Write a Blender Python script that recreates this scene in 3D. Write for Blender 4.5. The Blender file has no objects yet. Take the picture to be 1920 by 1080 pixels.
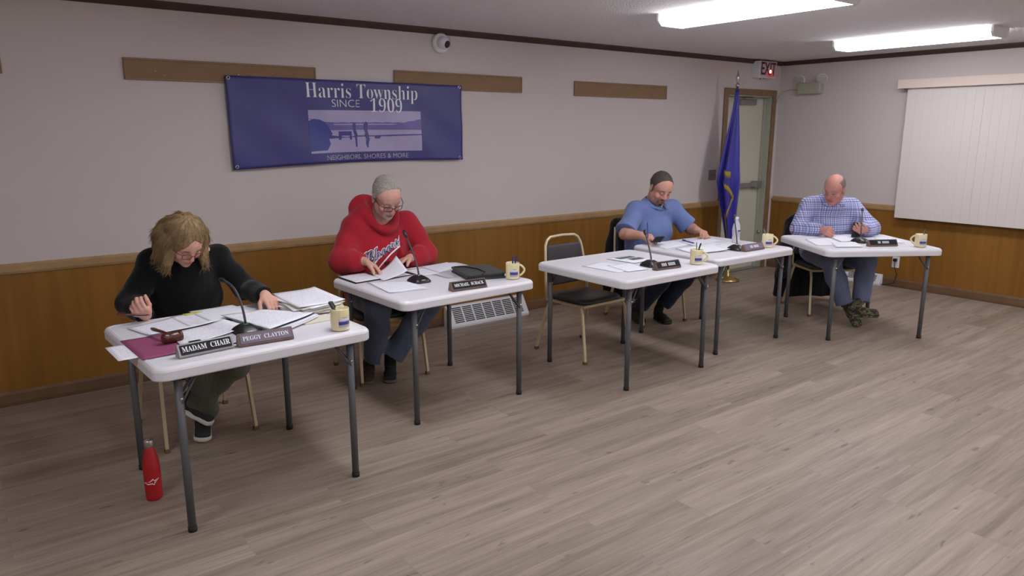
import bpy, bmesh, math, random
import numpy as np
from mathutils import Vector, Matrix, Euler
S = bpy.context.scene
COL = S.collection
R = math.radians
PI = math.pi

# ---------------------------------------------------------------- camera
cam = bpy.data.objects.new('camera', bpy.data.cameras.new('camera'))
COL.objects.link(cam)
cam.data.sensor_width = 36.0
cam.data.lens = 1366.45 / 1920 * 36.0
cam.data.clip_start = 0.05
cam.location = (0, -5.2044, 1.6426)
yaw, pitch = 0.65036, -0.2116
fwd = Vector((math.sin(yaw) * math.cos(pitch), math.cos(yaw) * math.cos(pitch), math.sin(pitch)))
cam.rotation_euler = fwd.to_track_quat('-Z', 'Y').to_euler()
S.camera = cam
# ---------------------------------------------------------------- world, exposure
w = bpy.data.worlds.new('world'); S.world = w; w.use_nodes = True
w.node_tree.nodes['Background'].inputs[0].default_value = (0.85, 0.9, 1, 1)
w.node_tree.nodes['Background'].inputs[1].default_value = 0.02
S.view_settings.view_transform = 'Standard'
S.view_settings.look = 'None'
S.view_settings.gamma = 1
S.view_settings.exposure = 0.0
FIX_STRENGTH = 18.3
FIX_COLOR = (0.94, 0.95, 1.0)
FIXTURES = [(4.17, -2.22), (6.62, -2.12), (1.7, -2.22), (-0.9, -3.4), (1.7, -5.0), (4.17, -5.0), (6.62, -5.0), (1.7, -7.8), (4.17, -7.8), (6.62, -7.8)]  # off-grid lamp and rearmost row are unseen, added to even out the light

# ---------------------------------------------------------------- materials
def srgb(r, g, b):
    f = lambda c: (c / 255 / 12.92) if c / 255 <= 0.04045 else ((c / 255 + 0.055) / 1.055) ** 2.4
    return (f(r), f(g), f(b), 1)
def mat(name, col, rough=0.6, metal=0.0, spec=0.5, bump=0.0, bscale=200, var=0.0, vscale=5, **kw):
    m = bpy.data.materials.new(name); m.use_nodes = True
    nt = m.node_tree; b = nt.nodes['Principled BSDF']
    b.inputs['Base Color'].default_value = col
    b.inputs['Roughness'].default_value = rough
    b.inputs['Metallic'].default_value = metal
    b.inputs['Specular IOR Level'].default_value = spec
    for k, v in kw.items(): b.inputs[k.replace('_', ' ')].default_value = v
    if var or bump:
        tc = nt.nodes.new('ShaderNodeTexCoord')
    if var:
        n = nt.nodes.new('ShaderNodeTexNoise'); n.inputs['Scale'].default_value = vscale
        n.inputs['Detail'].default_value = 5
        nt.links.new(tc.outputs['Object'], n.inputs['Vector'])
        r = nt.nodes.new('ShaderNodeMapRange')
        r.inputs['From Min'].default_value = 0.3; r.inputs['From Max'].default_value = 0.7
        r.inputs['To Min'].default_value = 1 - var; r.inputs['To Max'].default_value = 1 + var
        nt.links.new(n.outputs['Fac'], r.inputs['Value'])
        h = nt.nodes.new('ShaderNodeHueSaturation'); h.inputs['Color'].default_value = col
        nt.links.new(r.outputs[0], h.inputs['Value']); nt.links.new(h.outputs[0], b.inputs['Base Color'])
    if bump:
        n2 = nt.nodes.new('ShaderNodeTexNoise'); n2.inputs['Scale'].default_value = bscale
        n2.inputs['Detail'].default_value = 4
        nt.links.new(tc.outputs['Object'], n2.inputs['Vector'])
        bp = nt.nodes.new('ShaderNodeBump'); bp.inputs['Strength'].default_value = bump
        bp.inputs['Distance'].default_value = 0.01
        nt.links.new(n2.outputs['Fac'], bp.inputs['Height']); nt.links.new(bp.outputs[0], b.inputs['Normal'])
    return m
def nodes(m):
    nt = m.node_tree
    return nt, nt.nodes['Principled BSDF']
M = {}
M['wall'] = mat('wall_paint', srgb(205, 195, 193), 0.75, spec=0.25, bump=0.12, bscale=120)
M['ceiling'] = mat('popcorn_ceiling', srgb(236, 233, 235), 0.95, spec=0.1, bump=1.0, bscale=110, var=0.06, vscale=90)
M['crown'] = mat('dark_crown', srgb(66, 50, 40), 0.6, var=0.15, vscale=6)
M['rail'] = mat('oak_rail', srgb(166, 133, 92), 0.5, var=0.12, vscale=8)
M['base'] = mat('baseboard_wood', srgb(112, 84, 58), 0.55, var=0.12, vscale=8)
M['casing'] = mat('door_casing', srgb(128, 103, 76), 0.55, var=0.1, vscale=8)
M['door'] = mat('door_paint', srgb(202, 200, 186), 0.45, var=0.02)
M['jamb'] = mat('jamb_paint', srgb(170, 172, 156), 0.5)
M['tabletop'] = mat('moulded_plastic_white', srgb(222, 220, 226), 0.38, bump=0.06, bscale=260)
M['leg'] = mat('grey_powder_coat', srgb(92, 92, 95), 0.5, metal=0.1)
M['rubber'] = mat('black_rubber', srgb(28, 27, 27), 0.7)
M['gold'] = mat('gold_frame', srgb(204, 188, 152), 0.4, metal=0.35)
M['vinyl'] = mat('black_vinyl', srgb(50, 50, 54), 0.38, bump=0.15, bscale=150)
M['olive_vinyl'] = mat('olive_vinyl', srgb(72, 72, 58), 0.5, bump=0.1, bscale=150)
M['paper'] = mat('white_paper', srgb(232, 232, 240), 0.8, spec=0.2)
M['cream_paper'] = mat('cream_paper', srgb(215, 208, 190), 0.8, spec=0.2)
M['black'] = mat('black_plastic', srgb(26, 27, 30), 0.35)
M['darkgrey'] = mat('dark_grey_plastic', srgb(60, 60, 64), 0.5)
M['steel'] = mat('steel', srgb(190, 190, 188), 0.25, metal=0.9)
M['satin'] = mat('satin_metal', srgb(150, 148, 145), 0.4, metal=0.6)
M['brass'] = mat('brass', srgb(190, 165, 105), 0.3, metal=0.8)
M['white'] = mat('white_enamel', srgb(226, 226, 230), 0.45)
M['void'] = mat('dark_slot', srgb(38, 38, 40), 0.9)
M['vane'] = mat('vinyl_vane', srgb(220, 212, 208), 0.6, bump=0.04, bscale=90)
M['valance'] = mat('valance', srgb(222, 204, 194), 0.55)
M['mug'] = mat('cream_glaze', srgb(226, 214, 170), 0.2, Coat_Weight=0.4)
M['mugin'] = mat('mug_inside', srgb(214, 204, 168), 0.3)
M['print_blue'] = mat('print_blue', srgb(62, 60, 140), 0.4)
M['print_pale'] = mat('print_pale', srgb(190, 186, 196), 0.4)
M['pen_blue'] = mat('pen_blue', srgb(40, 45, 120), 0.35)
M['magenta'] = mat('maroon_card', srgb(146, 70, 106), 0.65, var=0.05)
M['walnut'] = mat('walnut_wood', srgb(108, 82, 72), 0.4, var=0.15, vscale=30)
M['gavelwood'] = mat('gavel_wood', srgb(84, 38, 26), 0.25, var=0.15, vscale=40)
M['plateblack'] = mat('engraved_plate', srgb(30, 30, 37), 0.5, spec=.2)
M['plategrey'] = mat('grey_plate', srgb(116, 104, 122), 0.35)
M['letter'] = mat('white_lettering', srgb(235, 235, 238), 0.6)
M['portfolio'] = mat('black_leather', srgb(50, 56, 56), 0.4, bump=0.2, bscale=300)
M['red_bottle'] = mat('red_powder_bottle', srgb(176, 24, 32), 0.45)
M['greencase'] = mat('greenish_case', srgb(166, 168, 150), 0.5)
M['board'] = mat('tan_board', srgb(140, 110, 80), 0.75, bump=0.2, bscale=220, var=0.06, vscale=12)
M['boardtrim'] = mat('board_trim', srgb(140, 110, 86), 0.55)
M['banner'] = mat('banner_vinyl', srgb(62, 59, 124), 0.42, var=0.04, vscale=3)
M['b_sky'] = mat('banner_pale', srgb(166, 158, 196), 0.42, var=0.05, vscale=8)
M['b_mid'] = mat('banner_mid', srgb(104, 94, 160), 0.42)
M['b_dark'] = mat('banner_dark', srgb(64, 62, 134), 0.42)
M['b_blue'] = mat('banner_blue', srgb(56, 66, 142), 0.42)
M['flag'] = mat('flag_satin', srgb(44, 40, 150), 0.4, Sheen_Weight=0.2, var=0.12, vscale=6)
M['fringe'] = mat('gold_fringe', srgb(170, 148, 52), 0.6, bump=0.6, bscale=120)
M['switch'] = mat('brown_switch_plate', srgb(120, 112, 104), 0.45)
M['yellow'] = mat('highlighter', srgb(215, 205, 90), 0.6)
M['green_led'] = mat('green_plastic', srgb(50, 150, 90), 0.4)
M['photo_green'] = mat('photo_green', srgb(86, 110, 96), 0.5, var=0.3, vscale=40)
M['photo_dark'] = mat('photo_dark', srgb(90, 84, 92), 0.5, var=0.4, vscale=60)
def m_glass(name, col, rough=0.02):
    m = bpy.data.materials.new(name); m.use_nodes = True; nt, b = nodes(m)
    b.inputs['Base Color'].default_value = col; b.inputs['Roughness'].default_value = rough
    b.inputs['Transmission Weight'].default_value = 1; b.inputs['IOR'].default_value = 1.33
    return m
M['pet'] = m_glass('clear_pet', (0.95, 0.97, 1, 1), .12); nodes(M['pet'])[1].inputs['Transmission Weight'].default_value = .55
M['lens'] = m_glass('glass_lens', (0.9, 0.9, 0.9, 1))
def m_emit(name, col, s):
    m = bpy.data.materials.new(name); m.use_nodes = True; nt, b = nodes(m)
    b.inputs['Base Color'].default_value = (0.8, 0.8, 0.8, 1)
    b.inputs['Emission Color'].default_value = (*col, 1); b.inputs['Emission Strength'].default_value = s
    return m
M['tube'] = m_emit('lit_diffuser', FIX_COLOR, FIX_STRENGTH)
M['tube_side'] = m_emit('lit_diffuser_side', FIX_COLOR, FIX_STRENGTH * .55)
M['exit_lamp'] = m_emit('exit_lamp', (1, 0.45, 0.2), 14)
M['exit_red'] = m_emit('exit_red_glow', (1, 0.08, 0.12), 0.12); nodes(M['exit_red'])[1].inputs['Base Color'].default_value = srgb(206, 120, 128)
M['exit_letter'] = mat('exit_letter', srgb(74, 34, 40), 0.5)
M['exit_face'] = mat('exit_face', srgb(205, 180, 184), 0.5)
M['exit_pink'] = mat('exit_face_pink', srgb(214, 96, 106), 0.5)

def floor_material():
    m = bpy.data.materials.new('vinyl_plank_floor'); m.use_nodes = True; nt, b = nodes(m)
    N = nt.nodes.new; L = nt.links.new
    tc = N('ShaderNodeTexCoord')
    br = N('ShaderNodeTexBrick'); br.offset = 0.37; br.squash = 1.0
    br.inputs['Scale'].default_value = 1; br.inputs['Brick Width'].default_value = 1.22; br.inputs['Row Height'].default_value = 0.18
    br.inputs['Mortar Size'].default_value = 0.0012; br.inputs['Mortar Smooth'].default_value = 0.1; br.inputs['Bias'].default_value = 0
    br.inputs['Color1'].default_value = (0, 0, 0, 1); br.inputs['Color2'].default_value = (1, 1, 1, 1); br.inputs['Mortar'].default_value = (0.25, 0.25, 0.25, 1)
    L(tc.outputs['Object'], br.inputs['Vector'])
    # stretched grain, offset for each plank
    sep = N('ShaderNodeSeparateXYZ'); L(tc.outputs['Object'], sep.inputs[0])
    rgb = N('ShaderNodeSeparateColor'); L(br.outputs['Color'], rgb.inputs[0])
    mz = N('ShaderNodeMath'); mz.operation = 'MULTIPLY'; mz.inputs[1].default_value = 37; L(rgb.outputs[0], mz.inputs[0])
    cmb = N('ShaderNodeCombineXYZ'); L(sep.outputs[0], cmb.inputs[0]); L(sep.outputs[1], cmb.inputs[1]); L(mz.outputs[0], cmb.inputs[2])
    def grain(sx, sy, scale, detail, dist=0):
        mp = N('ShaderNodeMapping'); mp.inputs['Scale'].default_value = (sx, sy, 1); L(cmb.outputs[0], mp.inputs[0])
        n = N('ShaderNodeTexNoise'); n.inputs['Scale'].default_value = scale; n.inputs['Detail'].default_value = detail
        n.inputs['Distortion'].default_value = dist; L(mp.outputs[0], n.inputs['Vector']); return n.outputs['Fac']
    g1 = grain(0.35, 6, 2.2, 4, 0.6); g2 = grain(1.2, 26, 3.0, 5, 0.3); g3 = grain(2.6, 9, 2.6, 3, 0.2)
    ramp = N('ShaderNodeValToRGB'); e = ramp.color_ramp.elements
    e[0].position = 0.32; e[0].color = srgb(124, 110, 97)
    e[1].position = 0.68; e[1].color = srgb(174, 158, 145)
    mix = N('ShaderNodeMath'); mix.operation = 'MULTIPLY_ADD'; mix.inputs[1].default_value = 0.38; L(g2, mix.inputs[0]); 
    m2 = N('ShaderNodeMath'); m2.operation = 'MULTIPLY'; m2.inputs[1].default_value = 0.48; L(g1, m2.inputs[0]); L(m2.outputs[0], mix.inputs[2])
    m3 = N('ShaderNodeMath'); m3.operation = 'MULTIPLY_ADD'; m3.inputs[1].default_value = 0.09; L(rgb.outputs[0], m3.inputs[0]); L(mix.outputs[0], m3.inputs[2])
    L(m3.outputs[0], ramp.inputs[0])
    # knots
    kr = N('ShaderNodeMapRange'); kr.inputs['From Min'].default_value = 0.665; kr.inputs['From Max'].default_value = 0.73; kr.inputs['To Max'].default_value = 0.6
    L(g3, kr.inputs['Value'])
    mk = N('ShaderNodeMixRGB'); mk.inputs[2].default_value = srgb(92, 76, 68); L(kr.outputs[0], mk.inputs[0]); L(ramp.outputs[0], mk.inputs[1])
    mm = N('ShaderNodeMixRGB'); mm.inputs[2].default_value = srgb(120, 104, 96); 
    mf = N('ShaderNodeMath'); mf.operation = 'MULTIPLY'; mf.inputs[1].default_value = 0.3; L(br.outputs['Fac'], mf.inputs[0]); L(mf.outputs[0], mm.inputs[0]); L(mk.outputs[0], mm.inputs[1])
    L(mm.outputs[0], b.inputs['Base Color'])
    b.inputs['Roughness'].default_value = 0.42; b.inputs['Specular IOR Level'].default_value = 0.4
    bp = N('ShaderNodeBump'); bp.inputs['Strength'].default_value = 0.15; bp.inputs['Distance'].default_value = 0.004
    L(g2, bp.inputs['Height']); L(bp.outputs[0], b.inputs['Normal'])
    return m
M['floor'] = floor_material()
def wainscot_material():
    m = bpy.data.materials.new('wood_veneer'); m.use_nodes = True; nt, b = nodes(m)
    N = nt.nodes.new; L = nt.links.new
    tc = N('ShaderNodeTexCoord')
    def grain(s, scale, d):
        mp = N('ShaderNodeMapping'); mp.inputs['Scale'].default_value = s; L(tc.outputs['Object'], mp.inputs[0])
        n = N('ShaderNodeTexNoise'); n.inputs['Scale'].default_value = scale; n.inputs['Detail'].default_value = d; L(mp.outputs[0], n.inputs[0]); return n.outputs['Fac']
    a = grain((9, 9, 0.5), 2, 5); c = grain((1.2, 1.2, 0.15), 2, 2)
    add = N('ShaderNodeMath'); add.operation = 'MULTIPLY_ADD'; add.inputs[1].default_value = 0.5; L(a, add.inputs[0])
    h = N('ShaderNodeMath'); h.operation = 'MULTIPLY'; h.inputs[1].default_value = 0.5; L(c, h.inputs[0]); L(h.outputs[0], add.inputs[2])
    r = N('ShaderNodeValToRGB'); r.color_ramp.elements[0].position = 0.3; r.color_ramp.elements[0].color = srgb(122, 82, 28)
    r.color_ramp.elements[1].position = 0.7; r.color_ramp.elements[1].color = srgb(150, 104, 44)
    L(add.outputs[0], r.inputs[0]); L(r.outputs[0], b.inputs['Base Color'])
    b.inputs['Roughness'].default_value = 0.42; b.inputs['Specular IOR Level'].default_value = 0.35
    return m
M['veneer'] = wainscot_material()
def printed_material(name, base, ink, rows=34, dens=0.5, margin=0.1):
    m = bpy.data.materials.new(name); m.use_nodes = True; nt, b = nodes(m)
    N = nt.nodes.new; L = nt.links.new
    uv = N('ShaderNodeUVMap'); sp = N('ShaderNodeSeparateXYZ'); L(uv.outputs[0], sp.inputs[0])
    def math_(op, a, bb=None, v=None):
        n = N('ShaderNodeMath'); n.operation = op
        L(a, n.inputs[0])
        if bb is not None: L(bb, n.inputs[1])
        elif v is not None: n.inputs[1].default_value = v
        return n.outputs[0]
    vy = math_('MULTIPLY', sp.outputs[1], v=rows); fr = math_('FRACT', vy); line = math_('LESS_THAN', fr, v=0.42)
    row = math_('FLOOR', vy); rx = math_('MULTIPLY', sp.outputs[0], v=26)
    cb = N('ShaderNodeCombineXYZ'); L(rx, cb.inputs[0]); L(row, cb.inputs[1])
    oi = N('ShaderNodeObjectInfo'); L(math_('MULTIPLY', oi.outputs['Random'], v=50), cb.inputs[2])
    n = N('ShaderNodeTexNoise'); n.inputs['Scale'].default_value = 1.3; n.inputs['Detail'].default_value = 1; L(cb.outputs[0], n.inputs['Vector'])
    word = math_('GREATER_THAN', n.outputs['Fac'], v=1 - dens)
    f = math_('MULTIPLY', line, word)
    for ax in (0, 1):
        f = math_('MULTIPLY', f, math_('GREATER_THAN', sp.outputs[ax], v=margin))
        f = math_('MULTIPLY', f, math_('LESS_THAN', sp.outputs[ax], v=1 - margin))
    mx = N('ShaderNodeMixRGB'); mx.inputs[1].default_value = base; mx.inputs[2].default_value = ink
    L(math_('MULTIPLY', f, v=0.28), mx.inputs[0]); L(mx.outputs[0], b.inputs['Base Color'])
    b.inputs['Roughness'].default_value = 0.8; b.inputs['Specular IOR Level'].default_value = 0.2
    return m
M['print'] = printed_material('printed_page', srgb(232, 232, 240), srgb(120, 120, 140))
M['print2'] = printed_material('printed_form', srgb(230, 230, 240), srgb(110, 112, 150), rows=22, dens=0.42)

# ---------------------------------------------------------------- helpers
def tag(o, label=None, cat=None, group=None, kind=None):
    if label: o['label'] = label
    if cat: o['category'] = cat
    if group: o['group'] = group
    if kind: o['kind'] = kind
    return o
def thing(name, label, cat, loc=(0, 0, 0), rz=0, group=None):
    o = bpy.data.objects.new(name, None); COL.objects.link(o)
    o.location = loc; o.rotation_euler = (0, 0, rz); o.empty_display_size = 0.1
    return tag(o, label, cat, group)
def link(name, me, m, parent=None, smooth=False, bevel=0, seg=2):
    o = bpy.data.objects.new(name, me); COL.objects.link(o)
    ms = m if isinstance(m, (list, tuple)) else [m]
    for x in ms: me.materials.append(x)
    if parent: o.parent = parent
    if smooth:
        me.polygons.foreach_set('use_smooth', [True] * len(me.polygons))
    if bevel:
        b = o.modifiers.new('bevel', 'BEVEL'); b.width = bevel; b.segments = seg; b.limit_method = 'ANGLE'; b.angle_limit = R(35)
    return o
class MB:
    def __init__(s): s.bm = bmesh.new()
    def box(s, lo, hi, mi=0, rot=None, piv=None):
        r = bmesh.ops.create_cube(s.bm, size=1)
        c = [(a + b) / 2 for a, b in zip(lo, hi)]; d = [b - a for a, b in zip(lo, hi)]
        mt = Matrix.Translation(c) @ Matrix.Diagonal((*d, 1))
        if rot is not None:
            p = Vector(piv if piv is not None else c)
            mt = Matrix.Translation(p) @ rot.to_4x4() @ Matrix.Translation(-p) @ mt
        bmesh.ops.transform(s.bm, matrix=mt, verts=r['verts'])
        for f in {f for v in r['verts'] for f in v.link_faces}: f.material_index = mi
        return s
    def tube(s, pts, r, n=12, cap=True, mi=0, square=False, closed=False):
        pts = [Vector(p) for p in pts]
        rs = r if isinstance(r, (list, tuple)) else [r] * len(pts)
        if square: n = 4
        rings = []; up = None
        for i, p in enumerate(pts):
            if closed: t = (pts[(i + 1) % len(pts)] - pts[i - 1]).normalized()
            else: t = (pts[min(i + 1, len(pts) - 1)] - pts[max(i - 1, 0)]).normalized()
            if up is None:
                up = Vector((0, 0, 1)) if abs(t.z) < 0.9 else Vector((1, 0, 0))
            a = t.cross(up)
            if a.length < 1e-6: a = t.orthogonal()
            a.normalize(); b = a.cross(t).normalized(); up = b
            k = 1.0
            off = PI / 4 if square else 0
            rings.append([s.bm.verts.new(p + (a * math.cos(2 * PI * j / n + off) + b * math.sin(2 * PI * j / n + off)) * rs[i] * (1.3 if square else 1)) for j in range(n)])
        m = len(rings)
        for i in range(m if closed else m - 1):
            A, B = rings[i], rings[(i + 1) % m]
            for j in range(n):
                f = s.bm.faces.new((A[j], A[(j + 1) % n], B[(j + 1) % n], B[j])); f.smooth = not square; f.material_index = mi
        if cap and not closed:
            for g in (rings[0][::-1], rings[-1]):
                f = s.bm.faces.new(g); f.material_index = mi
        return s
    def lathe(s, prof, n=32, c=(0, 0, 0), mi=0, mat=None):
        rings = []
        for r, z in prof:
            ring = []
            for j in range(n):
                v = Vector((r * math.cos(2 * PI * j / n), r * math.sin(2 * PI * j / n), z))
                if mat is not None: v = mat @ v
                ring.append(s.bm.verts.new(v + Vector(c)))
            rings.append(ring)
        for A, B in zip(rings, rings[1:]):
            for j in range(n):
                f = s.bm.faces.new((A[j], A[(j + 1) % n], B[(j + 1) % n], B[j])); f.smooth = True; f.material_index = mi
        for g in (rings[0][::-1], rings[-1]):
            f = s.bm.faces.new(g); f.material_index = mi
        return s
    def prism(s, poly, z0, z1, mi=0, mat=None):
        A = [Vector((x, y, z0)) for x, y in poly]; B = [Vector((x, y, z1)) for x, y in poly]
        if mat is not None: A = [mat @ v for v in A]; B = [mat @ v for v in B]
        A = [s.bm.verts.new(v) for v in A]; B = [s.bm.verts.new(v) for v in B]
        n = len(A)
        fs = [s.bm.faces.new(A[::-1]), s.bm.faces.new(B)]
        for i in range(n): fs.append(s.bm.faces.new((A[i], A[(i + 1) % n], B[(i + 1) % n], B[i])))
        for f in fs: f.material_index = mi
        return s
    def done(s, name, m, parent=None, smooth=False, bevel=0, seg=2):
        me = bpy.data.meshes.new(name); bmesh.ops.recalc_face_normals(s.bm, faces=s.bm.faces)
        s.bm.to_mesh(me); s.bm.free()
        return link(name, me, m, parent, smooth, bevel, seg)
def copy_tree(o, parent=None):
    c = o.copy(); COL.objects.link(c)
    if parent: c.parent = parent
    for ch in list(o.children): copy_tree(ch, c)
    return c
def rrect(w, h, r, n=6):
    pts = []
    for cx, cy, a0 in ((w / 2 - r, h / 2 - r, 0), (-w / 2 + r, h / 2 - r, 90), (-w / 2 + r, -h / 2 + r, 180), (w / 2 - r, -h / 2 + r, 270)):
        for i in range(n + 1):
            a = R(a0 + 90 * i / n); pts.append((cx + r * math.cos(a), cy + r * math.sin(a)))
    return pts
def text(name, body, size, m, parent, mtx, ext=0.0006, offset=0.0, sx=1.0, align='CENTER', spacing=1.0, warp=None):
    cu = bpy.data.curves.new(name, 'FONT'); cu.body = body; cu.size = size; cu.extrude = ext
    cu.align_x = align; cu.align_y = 'CENTER'; cu.offset = offset; cu.resolution_u = 3; cu.space_character = spacing
    tmp = bpy.data.objects.new(name, cu); COL.objects.link(tmp)
    dg = bpy.context.evaluated_depsgraph_get(); dg.update()
    me = bpy.data.meshes.new_from_object(tmp.evaluated_get(dg))
    bpy.data.objects.remove(tmp); bpy.data.curves.remove(cu)
    me.transform(Matrix.Diagonal((sx, 1, 1, 1)))
    if warp:
        for v in me.vertices: v.co = warp(v.co)
    me.transform(mtx); me.materials.clear()
    return link(name, me, m, parent)
SB = {}
for i in range(26):
    SB[chr(65 + i)] = chr(0x1D400 + i); SB[chr(97 + i)] = chr(0x1D41A + i)
for i in range(10): SB[str(i)] = chr(0x1D7CE + i)
serif = lambda t: ''.join(SB.get(c, c) for c in t)
def script(t): return ''.join(chr(0x1D4D0 + ord(c) - 65) if c.isupper() else chr(0x1D4EA + ord(c) - 97) if c.islower() else c for c in t)

# ---------------------------------------------------------------- room shell
XR, XL, YF, H = 7.956, -2.6, -9.0, 2.44
RAIL = 0.874
DX0, DX1, DZ = 6.97, 7.81, 2.045      # door opening
def struct(o): o['kind'] = 'structure'; return o
struct(MB().box((XL - .1, YF - .1, -0.1), (XR + .1, 0.3, 0)).done('floor', M['floor']))
struct(MB().box((XL - .1, YF - .1, H), (XR + .1, 0.3, H + .1)).done('ceiling', M['ceiling']))
b = MB(); b.box((XL - .1, 0, 0), (DX0, .14, H)); b.box((DX1, 0, 0), (XR, .14, H)); b.box((DX0, 0, DZ), (DX1, .14, H))
struct(b.done('wall_back', M['wall']))
struct(MB().box((XR, YF, 0), (XR + .14, .14, H)).done('wall_right', M['wall']))
struct(MB().box((XL - .14, YF, 0), (XL, .14, H)).done('wall_left', M['wall']))
struct(MB().box((XL - .14, YF - .14, 0), (XR + .14, YF, H)).done('wall_front', M['wall']))
struct(MB().box((XL, -.008, .09), (6.9, 0, RAIL - .03)).done('trim_1', M['veneer']))
struct(MB().box((XR - .008, YF, .09), (XR, -.0, RAIL - .03)).done('trim_2', M['veneer']))
def rail_profile(z1, h, d): return [(0, z1 - h), (d * .7, z1 - h), (d, z1 - h * .75), (d, z1 - h * .2), (d * .6, z1), (0, z1)]
def moulding(name, prof, a, c, m, side):
    b = MB()
    A = []; B = []
    for d, z in prof:
        if side == 'back': A.append(b.bm.verts.new((a, -d, z))); B.append(b.bm.verts.new((c, -d, z)))
        else: A.append(b.bm.verts.new((XR - d, a, z))); B.append(b.bm.verts.new((XR - d, c, z)))
    n = len(A)
    for i in range(n): b.bm.faces.new((A[i], A[(i + 1) % n], B[(i + 1) % n], B[i]))
    b.bm.faces.new(A); b.bm.faces.new(B)
    return struct(b.done(name, m))
moulding('trim_3', rail_profile(RAIL, .062, .022), XL, 6.9, M['rail'], 'back')
moulding('trim_4', rail_profile(RAIL, .062, .022), YF, -.022, M['rail'], 'right')
moulding('trim_5', [(0, H - .045), (.012, H - .045), (.04, H - .012), (.04, H), (0, H)], XL, XR, M['crown'], 'back')
moulding('trim_6', [(0, H - .045), (.012, H - .045), (.04, H - .012), (.04, H), (0, H)], YF, -.04, M['crown'], 'right')
moulding('baseboard_back', rail_profile(.095, .095, .014), XL, 6.9, M['base'], 'back')
moulding('baseboard_right', rail_profile(.095, .095, .014), YF, -.0, M['base'], 'right')
# door set back in its opening
d = MB(); d.box((DX0 + .012, .095, .012), (DX1 - .012, .135, DZ - .012)); door = struct(d.done('door_1', M['door'], bevel=.002))
def dpart(name, mb, m, **k): return mb.done(name, m, door, **k)
jb = MB(); jb.box((DX0, .0, 0), (DX0 + .012, .14, DZ)); jb.box((DX1 - .012, .0, 0), (DX1, .14, DZ)); jb.box((DX0, .0, DZ - .012), (DX1, .14, DZ))
jb.box((DX1 - .03, .07, 0), (DX1 - .012, .093, DZ)); jb.box((DX0 + .012, .07, 0), (DX0 + .03, .093, DZ))
dpart('door_jamb', jb, M['jamb'])
cs = MB(); cs.box((DX0 - .07, -.02, 0), (DX0, 0, DZ + .07)); cs.box((DX1, -.02, 0), (DX1 + .07, 0, DZ + .07)); cs.box((DX0, -.02, DZ), (DX1, 0, DZ + .07))
dpart('door_casing', cs, M['casing'], bevel=.004)
pb = MB(); pb.box((DX0 + .05, .035, .99), (DX1 - .06, .062, 1.045)); pb.box((DX1 - .17, .03, .975), (DX1 - .04, .095, 1.06)); pb.box((DX0 + .03, .04, .985), (DX0 + .09, .095, 1.05))
dpart('push_bar', pb, M['satin'], bevel=.006)
cl = MB(); cl.box((7.28, .04, 1.945), (7.58, .095, 2.0)); cl.tube([(7.33, .05, 2.01), (7.6, -.02, 2.02), (7.5, .06, 2.035)], .009, 8)
dpart('door_closer', cl, M['satin'], bevel=.006)
th = MB(); th.box((DX0, 0, 0), (DX1, .14, .012)); dpart('threshold', th, M['satin'])
for k, z in enumerate((.3, 1.1, 1.8)):
    MB().tube([(DX0 + .016, .085, z), (DX0 + .016, .085, z + .1)], .008, 8).done('hinge', M['steel'], door)
MB().tube([(DX1 - .015, .06, .44), (DX1 - .015, .02, .44)], .018, 12).done('door_stop', M['steel'], door, smooth=False)

# ---------------------------------------------------------------- ceiling fixtures
def fixture(x, y, label):
    t = thing('ceiling_light', label, 'ceiling light', (x, y, H), 0, 'wraparound fluorescent ceiling lights')
    return t
def build_fixture():
    t = fixture(0, 0, 'x')
    L2 = .61
    MB().box((-.11, -L2 + .01, -.022), (.11, L2 - .01, 0)).done('housing', M['white'], t)
    prof = [(-.145, -.004), (-.145, -.05), (-.115, -.078), (.115, -.078), (.145, -.05), (.145, -.004), (.125, -.004), (.125, -.02), (-.125, -.02), (-.125, -.004)]
    b = MB(); b.prism(prof, -L2 + .012, L2 - .012, mat=Matrix(((1, 0, 0, 0), (0, 0, 1, 0), (0, 1, 0, 0), (0, 0, 0, 1))))
    for f in b.bm.faces:
        f.normal_update()
        if abs(f.normal.z) < .6: f.material_index = 1
    b.done('diffuser', [M['tube'], M['tube_side']], t)
    for s in (-1, 1):
        pr = [(-.15, 0), (-.15, -.052), (-.117, -.083), (.117, -.083), (.15, -.052), (.15, 0)]
        b = MB(); y0 = s * L2 - .008
        b.prism(pr, y0 - .004, y0 + .016, mat=Matrix(((1, 0, 0, 0), (0, 0, 1, 0), (0, 1, 0, 0), (0, 0, 0, 1))))
        b.done('end_cap', M['white'], t, bevel=.003)
    return t
fix0 = build_fixture()
FL = ['lit white ceiling light nearer the banner, larger of the two', 'lit white ceiling light nearer the window blind, smaller of the two']
for i, (x, y) in enumerate(FIXTURES):
    o = fix0 if i == 0 else copy_tree(fix0)
    o.location = (x, y, H)
    if i == 0: o.scale = (1, 1.05, 1)
    o['label'] = FL[i] if i < 2 else 'unseen lit white ceiling light outside the frame'
    if i >= 2: o['group'] = 'ceiling lights outside the photo'

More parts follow.
